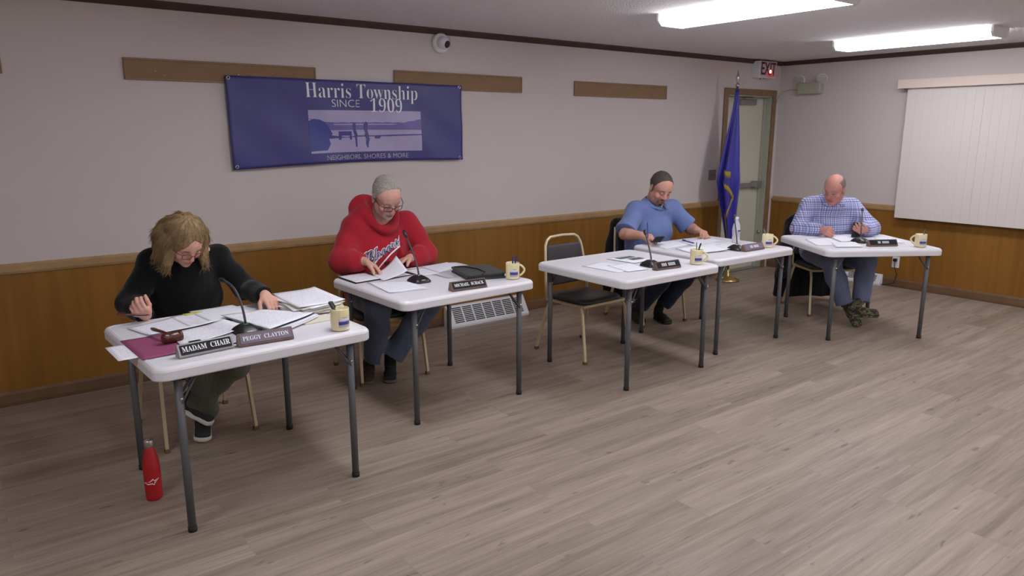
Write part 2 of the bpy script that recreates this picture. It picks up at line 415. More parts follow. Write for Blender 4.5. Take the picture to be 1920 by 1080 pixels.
# ---------------------------------------------------------------- wall items
def wall_board(x0, x1, z0, z1, label, pins):
    t = thing('wall_board', label, 'wall board', ((x0 + x1) / 2, 0, z0), 0, 'brown tack boards high on the back wall')
    hw = (x1 - x0) / 2; h = z1 - z0
    MB().box((-hw + .01, -.012, .012), (hw - .01, 0, h - .012)).done('board', M['board'], t)
    f = MB()
    f.box((-hw, -.018, 0), (hw, 0, .012)); f.box((-hw, -.018, h - .012), (hw, 0, h)); f.box((-hw, -.018, .012), (-hw + .01, 0, h - .012)); f.box((hw - .01, -.018, .012), (hw, 0, h - .012))
    f.done('frame', M['boardtrim'], t, bevel=.003)
    rnd = random.Random(int(x0 * 100))
    for k in range(pins):
        px = rnd.uniform(-hw + .05, hw - .05); pz = rnd.uniform(.03, h - .03)
        MB().lathe([(.0005, -.016), (.004, -.015), (.005, -.013), (.005, -.0118)], 8, (px, 0, pz), mat=Matrix(((1, 0, 0), (0, 0, 1), (0, 1, 0)))).done('tack', M['steel'], t)
    return t
wall_board(-0.95, .303, 1.965, 2.09, 'brown tack board cut off by the left edge of the photo', 0)
wall_board(.93, 2.176, 1.96, 2.092, 'long brown tack board left of the camera, behind the banner\'s left top', 10)
wall_board(2.809, 4.06, 1.972, 2.106, 'brown tack board under the security camera, behind the banner\'s right top', 8)
wall_board(4.675, 5.945, 1.965, 2.098, 'plain brown tack board between the banner and the door', 0)

# banner: gently rippled vinyl with print laid on it
BX0, BX1, BZ0, BZ1 = 1.53, 3.418, 1.398, 2.01
ban = thing('banner', 'purple blue vinyl banner with township name and lake picture, pinned on back wall', 'banner', ((BX0 + BX1) / 2, -.02, BZ0))
BW = BX1 - BX0; BH = BZ1 - BZ0
def ban_y(u, v):
    return -.006 - .011 * (1 - v) * (0.6 + .4 * math.sin(u * 7)) - .006 * math.sin(u * 9 + v * 3) * (1 - v * .6) - .004 * math.sin(u * 23 + v * 9) - .008 * max(0, 1 - abs(u - .12) / .12) * math.sin(v * PI)
def ban_pos(u, v, off=0):
    x = (u - .5) * BW + .008 * (1 - v) * (1 if u < .5 else -.2)
    z = v * BH + (1 - v) * ((-.014 * (1 - u) + .015 * u) + .02 * math.sin(u * PI) * 1.0)
    return Vector((x, ban_y(u, v) - off, z))
def grid_mesh(nu, nv, fn, th=0.0):
    me = bpy.data.meshes.new('g'); vs = [fn(i / nu, j / nv) for j in range(nv + 1) for i in range(nu + 1)]
    fs = [(j * (nu + 1) + i, j * (nu + 1) + i + 1, (j + 1) * (nu + 1) + i + 1, (j + 1) * (nu + 1) + i) for j in range(nv) for i in range(nu)]
    me.from_pydata(vs, [], fs); uvl = me.uv_layers.new(name='UVMap')
    for p in me.polygons:
        for li in p.loop_indices:
            vi = me.loops[li].vertex_index; uvl.data[li].uv = ((vi % (nu + 1)) / nu, (vi // (nu + 1)) / nv)
    return me
def sheet_obj(name, me, m, parent=None, th=.001, smooth=True):
    o = link(name, me, m, parent, smooth)
    s = o.modifiers.new('thick', 'SOLIDIFY'); s.thickness = th; s.offset = 0
    return o
sheet_obj('vinyl_sheet', grid_mesh(80, 30, ban_pos), M['banner'], ban, .0016)
def patch(name, poly, m, lvl, parent=ban):
    """flat outline (u,v of the banner) subdivided and laid on the vinyl"""
    bm = bmesh.new(); vs = [bm.verts.new((u, v, 0)) for u, v in poly]; bm.faces.new(vs)
    for k in range(1, 40):
        bmesh.ops.bisect_plane(bm, geom=bm.verts[:] + bm.edges[:] + bm.faces[:], plane_co=(k / 40, 0, 0), plane_no=(1, 0, 0))
    for k in range(1, 14):
        bmesh.ops.bisect_plane(bm, geom=bm.verts[:] + bm.edges[:] + bm.faces[:], plane_co=(0, k / 14, 0), plane_no=(0, 1, 0))
    bmesh.ops.triangulate(bm, faces=bm.faces)
    for v in bm.verts: v.co = ban_pos(v.co.x, v.co.y, .0012 + lvl * .0007)
    me = bpy.data.meshes.new(name); bm.to_mesh(me); bm.free()
    return link(name, me, m, parent, True)
# picture block: u from .296 to .79 ; v from .13 to .62
pu = lambda a: .298 + a * .495
pv = lambda c: .125 + c * .515
P = lambda l: [(pu(a), pv(c)) for a, c in l]
pic = patch('lake_picture', P([(0, 0), (1, 0), (1, 1), (0, 1)]), M['b_sky'], 0)
rnd = random.Random(5)
far = [(0, .62), (.3, .6), (.6, .61), (1, .6)] + [(1 - i / 30, .715 + .008 * math.sin(i * 2.1) + (.09 * max(0, 1 - i / 5)) + (.1 * max(0, (i - 25) / 5))) for i in range(31)]
patch('far_shore', P([(0.12, .53), (1, .53)] + far[4:]), M['b_mid'], 1, pic)
patch('water_band', P([(.2, .65), (.72, .655), (.78, .67), (.7, .68), (.2, .675)]), M['b_sky'], 2, pic)
patch('tree_mass', P([(0, .05), (.14, .06), (.17, .2), (.16, .33), (.19, .45), (.16, .6), (.13, .72), (.09, .78), (.04, .8), (0, .75)]), M['b_blue'], 2, pic)
patch('shore_line', P([(.16, .33), (.45, .37), (.7, .37), (1, .4), (1, .425), (.75, .41), (.55, .395), (.42, .4), (.3, .36), (.16, .42)]), M['b_dark'], 3, pic)
patch('bench', P([(.24, .3), (.26, .3), (.265, .4), (.33, .4), (.335, .3), (.35, .3), (.35, .5), (.24, .5)]), M['b_dark'], 3, pic)
patch('walking_figure', P([(.385, .12), (.395, .12), (.395, .35), (.4, .42), (.385, .55), (.39, .68), (.37, .71), (.362, .66), (.365, .5), (.375, .4), (.38, .3)]), M['b_dark'], 4, pic)
patch('walking_figure', P([(.49, .1), (.5, .1), (.505, .22), (.515, .3), (.505, .42), (.495, .55), (.505, .68), (.485, .74), (.465, .66), (.47, .52), (.478, .45), (.465, .38), (.475, .38), (.485, .3), (.48, .2)]), M['b_dark'], 4, pic)
patch('rock', P([(.56, .32), (.6, .31), (.62, .36), (.6, .39), (.56, .38)]), M['b_dark'], 4, pic)
def bwarp(u0, v0):
    def f(co):
        u = u0 + co.x / BW; v = v0 + co.y / BH
        p = ban_pos(u, v, .0022 + (co.z + .0005)); return p
    return f
I4 = Matrix.Identity(4)
text('banner_lettering', serif('Harris Township'), .158, M['letter'], ban, I4, .0004, -.0022, .80, warp=bwarp(.5355, .865))
text('banner_lettering', 'SINCE', .082, M['letter'], ban, I4, .0004, -.0014, 1.05, warp=bwarp(.455, .718))
text('banner_lettering', serif('1909'), .150, M['letter'], ban, I4, .0004, -.0022, .86, warp=bwarp(.632, .695))
text('banner_lettering', 'NEIGHBORS, SHORES & MORE', .052, M['print_pale'], ban, I4, .0004, -.0006, 1.0, warp=bwarp(.545, .062))
for u, v in ((.012, .975), (.988, .975), (.014, .03), (.985, .03)):
    p = ban_pos(u, v, .001)
    MB().tube([p + Vector((.0105 * math.cos(a), 0, .0105 * math.sin(a))) for a in [2 * PI * i / 16 for i in range(16)]], .003, 8, closed=True).done('grommet', M['steel'], ban)

# security camera
sc = thing('security_camera', 'small white dome security camera on back wall under ceiling trim', 'camera', (3.235, 0, 2.33))
MY = Matrix(((1, 0, 0), (0, 0, -1), (0, 1, 0)))
MB().lathe([(.075, 0), (.078, .008), (.075, .028), (.06, .036)], 32, mat=MY).done('base', M['white'], sc)
b = MB(); bmesh.ops.create_uvsphere(b.bm, u_segments=28, v_segments=16, radius=.05); bmesh.ops.translate(b.bm, verts=b.bm.verts, vec=(0, -.052, 0)); b.done('dome', M['white'], sc, True)
ld = Vector((.25, -.85, -.3)).normalized()
rot = ld.to_track_quat('Z', 'Y').to_matrix()
MB().lathe([(.028, 0), (.028, .006), (.02, .009)], 24, Vector((0, -.052, 0)) + ld * .043, mat=rot).done('lens', M['black'], sc)
# light switch
sw = thing('light_switch', 'brown double light switch plate on wall left of the flag', 'light switch', (6.775, 0, 1.165))
MB().box((-.062, -.006, -.058), (.062, 0, .058)).done('plate', M['switch'], sw, bevel=.003)
for x in (-.027, .027): MB().box((x - .005, -.014, -.011), (x + .005, -.006, .011)).done('toggle', M['casing'], sw, bevel=.001)
# exit sign
ex = thing('exit_sign', 'white box exit sign glowing red, on wall above door', 'exit sign', (7.55, 0, 2.33))
MB().box((-.165, -.1, -.092), (.165, 0, .092)).done('housing', M['white'], ex, bevel=.006)
MB().box((-.158, -.103, -.085), (.158, -.1, .085)).done('face_panel', M['exit_face'], ex)
MB().box((-.045, -.1045, -.078), (.115, -.1031, -.002)).done('lit_panel', M['exit_red'], ex)
text('exit_lettering', 'EXIT', .195, M['exit_letter'], ex, Matrix.Translation((-.004, -.1055, .002)) @ Matrix.Rotation(R(90), 4, 'X'), .0006, .003, .72)
b = MB(); bmesh.ops.create_uvsphere(b.bm, u_segments=12, v_segments=8, radius=.012); b.bm.transform(Matrix.Translation((.035, -.107, -.02)) @ Matrix.Diagonal((1, .5, 1.5, 1))); b.done('indicator_bulb', M['exit_lamp'], ex, True)
b = MB(); b.box((-.06, -.07, -.105), (-.02, -.03, -.092)); b.done('downlight', M['lens'], ex, bevel=.004)
# emergency light on the right wall
em = thing('emergency_light', 'twin headed emergency light box on right wall near corner', 'emergency light', (XR, -.42, 2.06))
MB().box((-.085, -.14, 0), (0, .14, .125)).done('case', M['greencase'], em, bevel=.012)
for k, y in enumerate((.12, -.14)):
    dz = .165; c0 = Vector((-.05, y, dz))
    dr = Vector((-.85, -.35 if k else .1, -.35)).normalized(); q = dr.to_track_quat('Z', 'Y').to_matrix()
    h = MB().lathe([(.012, -.05), (.034, -.04), (.052, -.005), (.058, .012), (.055, .018)], 24, c0, mat=q).done('lamp_head', M['white'], em)
    MB().lathe([(.051, .016), (.05, .024), (.02, .03)], 24, c0, mat=q).done('lens', M['lens'], h)
    MB().lathe([(.012, .0), (.048, .0175), (.046, .0178)], 24, c0, mat=q).done('reflector', M['steel'], h)
    MB().tube([(-.045, y * .9, .12), (-.045, y, .14)], .01, 8).done('swivel', M['greencase'], em)
wr = MB().tube([(XR - .01, -.30, 2.09), (XR - .012, -.22, 2.115), (XR - .012, -.12, 2.12), (XR - .012, -.05, 2.10), (XR - .03, -.012, 2.05), (XR - .05, -.01, 1.98)], .005, 8).done('cable', M['greencase'])
tag(wr, 'thin grey cable from emergency light to the wall corner', 'cable')

# vertical blinds and the window behind them
BY0, BY1 = -1.53, -3.6
wb = MB(); wb.box((XR - .02, BY1 + .05, .82), (XR, BY1 + .11, 2.05)); wb.box((XR - .02, BY0 - .11, .82), (XR, BY0 - .05, 2.05)); wb.box((XR - .02, BY1 + .05, 2.0), (XR, BY0 - .05, 2.06)); wb.box((XR - .02, BY1 + .05, .80), (XR, BY0 - .05, .86))
win = struct(wb.done('window_1', M['casing']))
MB().box((XR - .008, BY1 + .1, .86), (XR - .004, BY0 - .1, 2.0)).done('window_pane', M['void'], win)
bl = thing('vertical_blind', 'closed off-white vertical blind under long valance on right wall', 'blind', (XR, BY0, .755))
vb = MB(); vb.box((-.135, BY1 - BY0 - .07, 1.315), (-.128, .085, 1.405)); vb.box((-.128, .078, 1.315), (-.0, .085, 1.405)); vb.box((-.135, BY1 - BY0 - .07, 1.4), (0, .085, 1.406))
vb.done('valance', M['valance'], bl, bevel=.002)
yy = 0; k = 0
rnd = random.Random(3)
while yy > BY1 - BY0:
    b = MB(); a = R(-1.6 + rnd.uniform(-.3, .3)) if k != 8 else R(-4)
    n = 5; wv = .092; z0, z1 = 0.0, 1.33
    vs = []
    for i in range(n + 1):
        s_ = i / n - .5; bulge = .0 * math.cos(s_ * PI)
        vs.append((-.088 - bulge + s_ * wv * math.sin(a), yy - wv / 2 - s_ * wv * math.cos(a)))
    lo = [b.bm.verts.new((x, y, z0)) for x, y in vs]; hi = [b.bm.verts.new((x, y, z1)) for x, y in vs]
    for i in range(n): b.bm.faces.new((lo[i], lo[i + 1], hi[i + 1], hi[i]))
    o = b.done('vane', M['vane'], bl, False); sm = o.modifiers.new('t', 'SOLIDIFY'); sm.thickness = .0012
    yy -= .078; k += 1
# baseboard registers
def register(name, L_, h, dpt, cols, rows, label, loc, rz):
    t = thing(name, label, 'heat register', loc, rz)
    b = MB(); hw = L_ / 2
    pr = [(0, 0), (-dpt, 0), (-dpt, .02), (-dpt * .25, h), (0, h)]
    V = []
    for x in (-hw, hw): V.append([b.bm.verts.new((x, y, z)) for y, z in pr])
    n = len(pr); b.bm.faces.new(V[0]); b.bm.faces.new(V[1][::-1])
    for i in range(n): b.bm.faces.new((V[0][i], V[0][(i + 1) % n], V[1][(i + 1) % n], V[1][i]))
    b.done('cover', M['white'], t, bevel=.003)
    g = MB(); p0 = Vector((0, -dpt, .02)); p1 = Vector((0, -dpt * .25, h)); up = (p1 - p0).normalized(); nrm = Vector((0, -up.z, up.y)); ln = (p1 - p0).length
    rm = Matrix((Vector((1, 0, 0)), up, Vector((1, 0, 0)).cross(up))).transposed()
    cw = (L_ - .09) / cols
    for c in range(cols):
        for r_ in range(rows):
            x0 = -hw + .045 + c * cw + .006; z0 = .02 + r_ * (ln - .035) / rows
            ct = p0 + up * (z0 + .004); 
            g.box((x0, -.0008, 0), (x0 + cw - .014, .0012, (ln - .035) / rows * .58))
            vs = g.bm.verts[-8:]
            for v in vs: v.co = Vector((v.co.x, 0, 0)) + ct + up * v.co.z + nrm * (-v.co.y if nrm.y < 0 else v.co.y) * 1.0
    g.done('vent_slots', M['void'], t)
    return t
register('floor_register', .84, .175, .125, 7, 9, 'white slatted heat register at wall base behind the second table', (3.63, -.016, 0), 0)
register('floor_register', .42, .12, .07, 4, 6, 'small white heat register at base of right wall under the outlet', (XR - .016, -1.24, 0), R(90 + 180))
ot = thing('wall_outlet', 'white outlet plate with black plug on right wainscot', 'outlet', (XR - .008, -1.565, .272))
MB().box((-.007, -.038, -.06), (0, .038, .06)).done('plate', M['white'], ot, bevel=.002)
MB().box((-.04, -.018, .008), (-.007, .018, .04)).done('plug', M['black'], ot, bevel=.005)
cd = MB().tube([(XR - .045, -1.565, .29), (XR - .05, -1.575, .22), (XR - .035, -1.60, .14), (XR - .04, -1.58, .05), (XR - .05, -1.5, .02), (XR - .05, -1.42, .012)], .004, 8).done('power_cord', M['black'])
tag(cd, 'black power cord drooping from outlet to the floor by right wall', 'cord')

# ---------------------------------------------------------------- flag
fl = thing('flag_stand', 'furled blue flag with gold fringe on tall pole before the door', 'flag', (6.80, -.27, 0), R(0))
MB().lathe([(.13, 0), (.13, .012), (.11, .03), (.05, .05), (.028, .06), (.024, .12), (.016, .13)], 36).done('base', M['brass'], fl)
pole = Vector((-.03, 0, 0))
MB().tube([(0, 0, .05), (-.012, 0, 1.2), (-.035, 0, 2.13)], .0125, 14).done('pole', M['base'], fl)
MB().lathe([(.013, 2.1), (.022, 2.115), (.022, 2.13), (.010, 2.14), (.012, 2.17), (.02, 2.19), (.014, 2.22), (.006, 2.26), (.001, 2.28)], 16, (-.036, 0, 0)).done('finial', M['steel'], fl)
def flag_ring(t, n=96):
    z = 2.08 - 1.62 * t
    wdt = .018 + .125 * min(1, (t / .58)) ** 1.1 if t < .6 else .143 - .10 * (t - .6) / .4
    cx = -.03 - .045 * min(1, t * 1.8) + (.07 * max(0, t - .6) / .4)
    out = []
    for i in range(n):
        a = 2 * PI * i / n
        fold = 1 + .28 * math.sin(a * 5 + t * 2.2) * min(1, t * 3) + .1 * math.sin(a * 11 + t * 5)
        out.append(Vector((cx + wdt * fold * math.cos(a), .75 * (.014 + wdt * .5) * fold * math.sin(a) - .0, z)))
    return out
b = MB(); rings = [[b.bm.verts.new(v) for v in flag_ring(i / 40)] for i in range(41)]
for A, B in zip(rings, rings[1:]):
    for j in range(len(A)): b.bm.faces.new((A[j], A[(j + 1) % len(A)], B[(j + 1) % len(A)], B[j]))
b.bm.faces.new(rings[0]); b.bm.faces.new(rings[-1])
b.done('flag_cloth', M['flag'], fl, True)
def fringe(path, wdt):
    b = MB(); prev = None
    for i, (t, a, dz) in enumerate(path):
        rg = flag_ring(t); p = rg[int(a / (2 * PI) * 96) % 96] + Vector((0, 0, dz)); c = Vector((-.05, 0, p.z)); o = (p - c); o.z = 0; o = o.normalized() * .006
        p = p + o
        q = [b.bm.verts.new(p + Vector((0, 0, wdt / 2))), b.bm.verts.new(p - Vector((0, 0, wdt / 2)))]
        if prev: b.bm.faces.new((prev[0], q[0], q[1], prev[1]))
        prev = q
    o = b.done('fringe', M['fringe'], fl, True); s = o.modifiers.new('t', 'SOLIDIFY'); s.thickness = .008
    return o
fringe([(.54 + .002 * i, PI + .1 + i * .16, 0) for i in range(8)], .07)
fringe([(.60 + .012 * i, PI * 1.15 + i * .13, 0) for i in range(9)], .055)
fringe([(.70 + .016 * i, PI * 1.15 + 1.1 - i * .13, 0) for i in range(9)], .055)
fringe([(.66 + .030 * i, PI * 1.75 + .03 * i, 0) for i in range(11)], .05)
fringe([(.82 + .02 * i, PI * 1.05 + .02 * i, 0) for i in range(9)], .05)

# ---------------------------------------------------------------- tables
SX, SY, IX, IY, TH = .96, .869, .097, .054, .74
TAB = [(.977, -1.774, 3.32), (2.31, -1.352, 2.68), (3.687, -1.696, .61), (4.7935, -1.567, -.77), (5.971, -2.1345, -32.63)]
def make_table():
    t = thing('folding_table', 'x', 'table', (0, 0, 0), 0, 'square white folding tables')
    b = MB()
    layers = [(.003, TH - .055), (0, TH - .050), (.0, TH - .018), (.003, TH - .010), (.009, TH - .003), (.017, TH)]
    rings = []
    for ins, z in layers: rings.append([b.bm.verts.new((x, y, z)) for x, y in rrect(SX - 2 * ins, SY - 2 * ins, .055 - ins * .5, 8)])
    # shallow lip: the surface sits a hair lower than its rim
    rings.append([b.bm.verts.new((x, y, TH)) for x, y in rrect(SX - .044, SY - .044, .04, 8)])
    rings.append([b.bm.verts.new((x, y, TH - .002)) for x, y in rrect(SX - .052, SY - .052, .036, 8)])
    for A, B in zip(rings, rings[1:]):
        for j in range(len(A)): b.bm.faces.new((A[j], A[(j + 1) % len(A)], B[(j + 1) % len(A)], B[j]))
    b.bm.faces.new(rings[-1])
    lo = [b.bm.verts.new((x, y, TH - .055)) for x, y in rrect(SX - .03, SY - .03, .045, 8)]
    up = [b.bm.verts.new((x, y, TH - .025)) for x, y in rrect(SX - .04, SY - .04, .04, 8)]
    for A, B in ((rings[0], lo), (lo, up)):
        for j in range(len(A)): b.bm.faces.new((A[(j + 1) % len(A)], A[j], B[j], B[(j + 1) % len(A)]))
    b.bm.faces.new(up[::-1])
    b.done('tabletop', M['tabletop'], t)
    for sx in (-1, 1):
        x = sx * (SX / 2 - IX)
        for sy in (-1, 1):
            y = sy * (SY / 2 - IY)
            l = MB().tube([(x, y, TH - .03), (x, y, .02)], .0165, 16).done('leg', M['leg'], t)
            MB().tube([(x, y, .022), (x, y, 0)], .0185, 16).done('foot_cap', M['rubber'], l)
            br = MB(); br.tube([(x - sx * .004, y - sy * .02, TH - .15), (x - sx * .10, y - sy * .02, TH - .03)], .007, 8)
            br.tube([(x - sx * .004, y + sy * .014, TH - .17), (x - sx * .085, y - sy * .006, TH - .05)], .005, 8)
            bo = br.done('brace', M['leg'], t)
            b = MB(); bmesh.ops.create_uvsphere(b.bm, u_segments=10, v_segments=6, radius=.0075)
            b.bm.transform(Matrix.Translation((x - sx * .003, y - .018, TH - .15))); b.done('rivet', M['steel'], bo, True)
        MB().tube([(x, -(SY / 2 - IY), TH - .05), (x, SY / 2 - IY, TH - .05)], .0125, 10).done('cross_tube', M['leg'], t)
        MB().box((-SX / 2 + .05, sx * (SY / 2 - .03) - .008, TH - .05), (SX / 2 - .05, sx * (SY / 2 - .03) + .008, TH - .026)).done('side_rail', M['leg'], t)
    return t
TL = ['white square folding table where the woman in black sits, red bottle beside it',
      'white square folding table in front of the man in the red hoodie',
      'white square folding table with no one behind it, empty chair tucked under',
      'white square folding table in front of the man in the blue polo shirt',
      'white square folding table turned towards the room, before the man in the plaid shirt']
tab0 = make_table()
for i, (x, y, a) in enumerate(TAB):
    o = tab0 if i == 0 else copy_tree(tab0)
    o.location = (x, y, 0); o.rotation_euler = (0, 0, R(a)); o['label'] = TL[i]

# ---------------------------------------------------------------- chairs
def make_chair(seatmat, low=.418):
    t = thing('stacking_chair', 'x', 'chair', (0, 0, 0), 0, 'gold framed stacking chairs')
    b = MB()
    pts = rrect(.43, .42, .09, 6)
    lay = [(.012, .414), (0, .422), (0, .436), (.01, .447), (.04, .454)] if low > .4 else [(.09, low), (.05, low + .004), (.015, low + .025), (-.008, low + .06), (-.012, .42), (-.006, .440), (.01, .448), (.04, .454)]
    rings = [[b.bm.verts.new((x, y, z + .006 * (1 - abs(x) / .22))) for x, y in rrect(.43 - 2 * i_, .42 - 2 * i_, .09 - i_ * .6, 6)] for i_, z in lay]
    for A, B in zip(rings, rings[1:]):
        for j in range(len(A)): b.bm.faces.new((A[j], A[(j + 1) % len(A)], B[(j + 1) % len(A)], B[j]))
    b.bm.faces.new(rings[0][::-1]); b.bm.faces.new(rings[-1])
    b.done('seat', seatmat, t, True)
    r = .0095
    def arc_pts():
        p = []
        for i in range(13):
            a = PI * i / 12
            p.append((math.cos(a), math.sin(a)))
        return p
    # back hoop: leans backwards, narrows to the top
    hoop = [(-.215, .19, .40), (-.213, .205, .55), (-.198, .235, .74)]
    top = [(-.193, .235, .74), (-.183, .247, .80), (-.160, .255, .84), (-.125, .26, .86), (0, .262, .866), (.125, .26, .86), (.160, .255, .84), (.183, .247, .80), (.193, .235, .74)]
    hoop = hoop[:2] + top + [(.213, .205, .55), (.215, .19, .40)]
    MB().tube(hoop, .0115, 10).done('back_frame', M['gold'], t)
    def padpos(u, v):
        z = .50 + .30 * v; x = (u - .5) * 2 * (.194 - .022 * v)
        y = .200 + (z - .50) * .17; y -= .0
        return Vector((x, y, z))
    me = grid_mesh(12, 8, padpos); p = link('backrest', me, M['vinyl'], t, True)
    sm = p.modifiers.new('t', 'SOLIDIFY'); sm.thickness = .03; sm.offset = 0
    bv = p.modifiers.new('b', 'BEVEL'); bv.width = .011; bv.segments = 3; bv.limit_method = 'ANGLE'; bv.angle_limit = R(50)
    MB().tube([(-.215, -.19, .412), (-.215, .19, .405)], r, square=True).tube([(.215, -.19, .412), (.215, .19, .405)], r, square=True).tube([(-.2, .19, .405), (.2, .19, .405)], r, square=True).tube([(-.215, -.2, .412), (.215, -.2, .412)], r, square=True).done('seat_frame', M['gold'], t)
    for sx in (-1, 1):
        for pts in ([(sx * .215, -.17, .41), (sx * .222, -.20, .36), (sx * .235, -.25, .02)], [(sx * .215, .15, .405), (sx * .225, .17, .34), (sx * .245, .27, .02)]):
            l = MB().tube(pts, r, square=True).done('leg', M['gold'], t)
            e = Vector(pts[-1]); MB().box((e.x - .013, e.y - .013, 0), (e.x + .013, e.y + .013, .022)).done('foot_cap', M['base'], l)
    return t
CH = [(.935, -1.03, 3, 'olive cushioned gold framed chair under the woman in black'),
      (2.24, -.75, -6, 'gold framed chair under the man in the red hoodie'),
      (3.68, -1.275, 2, 'empty black cushioned gold framed chair tucked under the vacant table'),
      (4.81, -.87, -8, 'gold framed black chair under the man in the blue polo shirt'),
      (6.36, -1.65, -32.6, 'gold framed black chair under the man in the plaid shirt')]
ch0 = None
for i, (x, y, a, lb) in enumerate(CH):
    if i in (0, 1): o = make_chair(M['olive_vinyl'] if i == 0 else M['vinyl'], .335 if i == 0 else .418); ch0 = o
    else: o = copy_tree(ch0)
    o.location = (x, y, 0); o.rotation_euler = (0, 0, R(a)); o['label'] = lb

# ---------------------------------------------------------------- desk microphones
def make_mic(base, tip, label):
    t = thing('desk_microphone', label, 'microphone', (*base, TH), 0, 'black gooseneck desk microphones')
    b = MB(); rr = rrect(.122, .135, .035, 6)
    rings = [[b.bm.verts.new((x * k, y * k + (1 - k) * .01, z)) for x, y in rr] for k, z in ((1, 0), (1, .008), (.8, .022), (.45, .036), (.3, .04))]
    for A, B in zip(rings, rings[1:]):
        for j in range(len(A)): b.bm.faces.new((A[j], A[(j + 1) % len(A)], B[(j + 1) % len(A)], B[j]))
    b.bm.faces.new(rings[0][::-1]); b.bm.faces.new(rings[-1])
    b.done('base', M['black'], t, True)
    tp = Vector(tip) - Vector((*base, TH)); n0 = Vector((.0, .0, .036))
    return t, tp, n0
def goose(t, tp, n0, bend):
    pts = []
    c1 = n0 + Vector((0, 0, 1)) * tp.z * .75; c1 = n0.lerp(Vector((tp.x * .15, tp.y * .15, tp.z)), bend)
    for i in range(15):
        s = i / 14; pts.append(n0 * (1 - s) ** 2 + c1 * 2 * s * (1 - s) + tp * s * s)
    MB().tube(pts, .0055, 10).done('gooseneck', M['darkgrey'], t)
    d_ = (pts[-1] - pts[-2]).normalized()
    MB().tube([pts[-1] - d_ * .005, pts[-1] + d_ * .012, pts[-1] + d_ * .03, pts[-1] + d_ * .045, pts[-1] + d_ * .052], [.007, .010, .0115, .010, .004], 12).done('mic_capsule', M['black'], t)
    MB().tube([n0 - Vector((0, 0, .004)), n0 + Vector((0, 0, .006))], .011, 14).done('collar', M['green_led'] if t['label'].startswith('black gooseneck microphone behind the woman') else M['steel'], t)
MICS = [((.985, -1.895), (.955, -1.72, .955), 1.0, 'black gooseneck microphone behind the woman\'s name plates'),
        ((2.205, -1.36), (2.205, -1.22, 1.0), .35, 'black gooseneck microphone on the table of the man in red'),
        ((3.745, -1.86), (3.855, -1.70, .93), .3, 'black gooseneck microphone on the vacant table'),
        ((4.80, -1.79), (4.955, -1.64, .96), .3, 'black gooseneck microphone near the water bottle'),
        ((5.955, -2.17), (6.235, -2.02, .97), .5, 'black gooseneck microphone before the man in the plaid shirt')]
for base, tip, bd, lb in MICS:
    t, tp, n0 = make_mic(base, tip, lb); goose(t, tp, n0, bd)
    if 'woman' in lb: t.rotation_euler = (0, 0, 0)
    MB().box((-.014, -.058, .012), (.014, -.048, .019)).done('button', M['white'], t, bevel=.002)

# ---------------------------------------------------------------- mugs
def make_mug():
    t = thing('mug', 'x', 'mug', (0, 0, 0), 0, 'cream mugs used as pen holders')
    r = .0405; h = .096
    MB().lathe([(r - .005, 0), (r - .001, .002), (r, .008), (r, h - .003), (r - .0015, h), (r - .004, h - .002), (r - .004, .010), (.001, .008)], 40).done('body', M['mug'], t)
    pts = [(r - .002 + .032 * math.sin(PI * i / 14) ** .8, 0, .016 + .066 * i / 14) for i in range(15)]
    MB().tube(pts, .0064, 10).done('handle', M['mug'], t)
    def band(name, a0, a1, z0, z1, m, lvl):
        fn = lambda u, v: Vector(((r + lvl) * math.sin(R(a0 + (a1 - a0) * u)), -(r + lvl) * math.cos(R(a0 + (a1 - a0) * u)), z0 + (z1 - z0) * v))
        o = link(name, grid_mesh(12, 2, fn), m, t, True); s = o.modifiers.new('t', 'SOLIDIFY'); s.thickness = .0003; return o
    band('logo_panel', -24, 48, .018, .058, M['print_pale'], .0003)
    band('logo_band', -24, 48, .028, .044, M['print_blue'], .0007)
    band('logo_caption', 0, 34, .058, .0605, M['switch'], .0003)
    return t
MUG = [(1.352, -2.105, 12, 'cream mug with one thick black marker, on the woman\'s table'), (2.72, -1.635, 8, 'cream mug with blue pens on the table of the man in red'),
       (4.05, -2.0, 5, 'cream mug with two black pens, on the vacant table'), (5.115, -1.85, 12, 'cream mug with silver tipped pen beside the water bottle table\'s name plate'),
       (6.10, -2.585, 150, 'cream mug with a pen, rightmost in the photo')]
mg0 = make_mug()
mugs = []
for i, (x, y, a, lb) in enumerate(MUG):
    o = mg0 if i == 0 else copy_tree(mg0)
    o.location = (x, y, TH); o['label'] = lb; mugs.append(o); o.scale = (1.07,) * 3
    ya = [35, 20, 25, 25, 20][i]; o.rotation_euler = (0, 0, 0)
    # the print faces the room; only the handle side differs
    for c in o.children:
        if c.name.startswith('handle'):
            c.rotation_euler = (0, 0, R([66, -27, -42, -45, 92][i]))
        elif c.name.startswith('logo'): c.rotation_euler = (0, 0, R([-8, -36, -41, -50, -50][i]))
def pen(p0, p1, r, m, name, label, cat, tipm=None, grp=None):
    p0 = Vector(p0); p1 = Vector(p1); d_ = (p1 - p0).normalized(); L_ = (p1 - p0).length
    t = thing(name, label, cat, p0, 0, grp)
    q = d_.to_track_quat('Z', 'Y').to_matrix()
    MB().lathe([(r * .3, 0), (r * .8, L_ * .08), (r, L_ * .12), (r, L_ * .98), (r * .8, L_)], 12, mat=q).done('barrel', m, t)
    c = MB(); c.box((-r * .35, r, L_ * .72), (r * .35, r * 1.6, L_ * .97)); c.bm.transform(q.to_4x4()); c.done('clip', tipm or m, t)
    return t
def mugpen(i, dx, dy, lean, r, m, label, L_=.14, tipm=None):
    x, y = MUG[i][0], MUG[i][1]
    b0 = Vector((x - dx * .8, y - dy * .8, TH + .012)); d_ = Vector((dx * 2 + lean[0], dy * 2 + lean[1], .115)).normalized()
    pen(b0, b0 + d_ * L_, r, m, 'pen', label, 'pen', tipm)
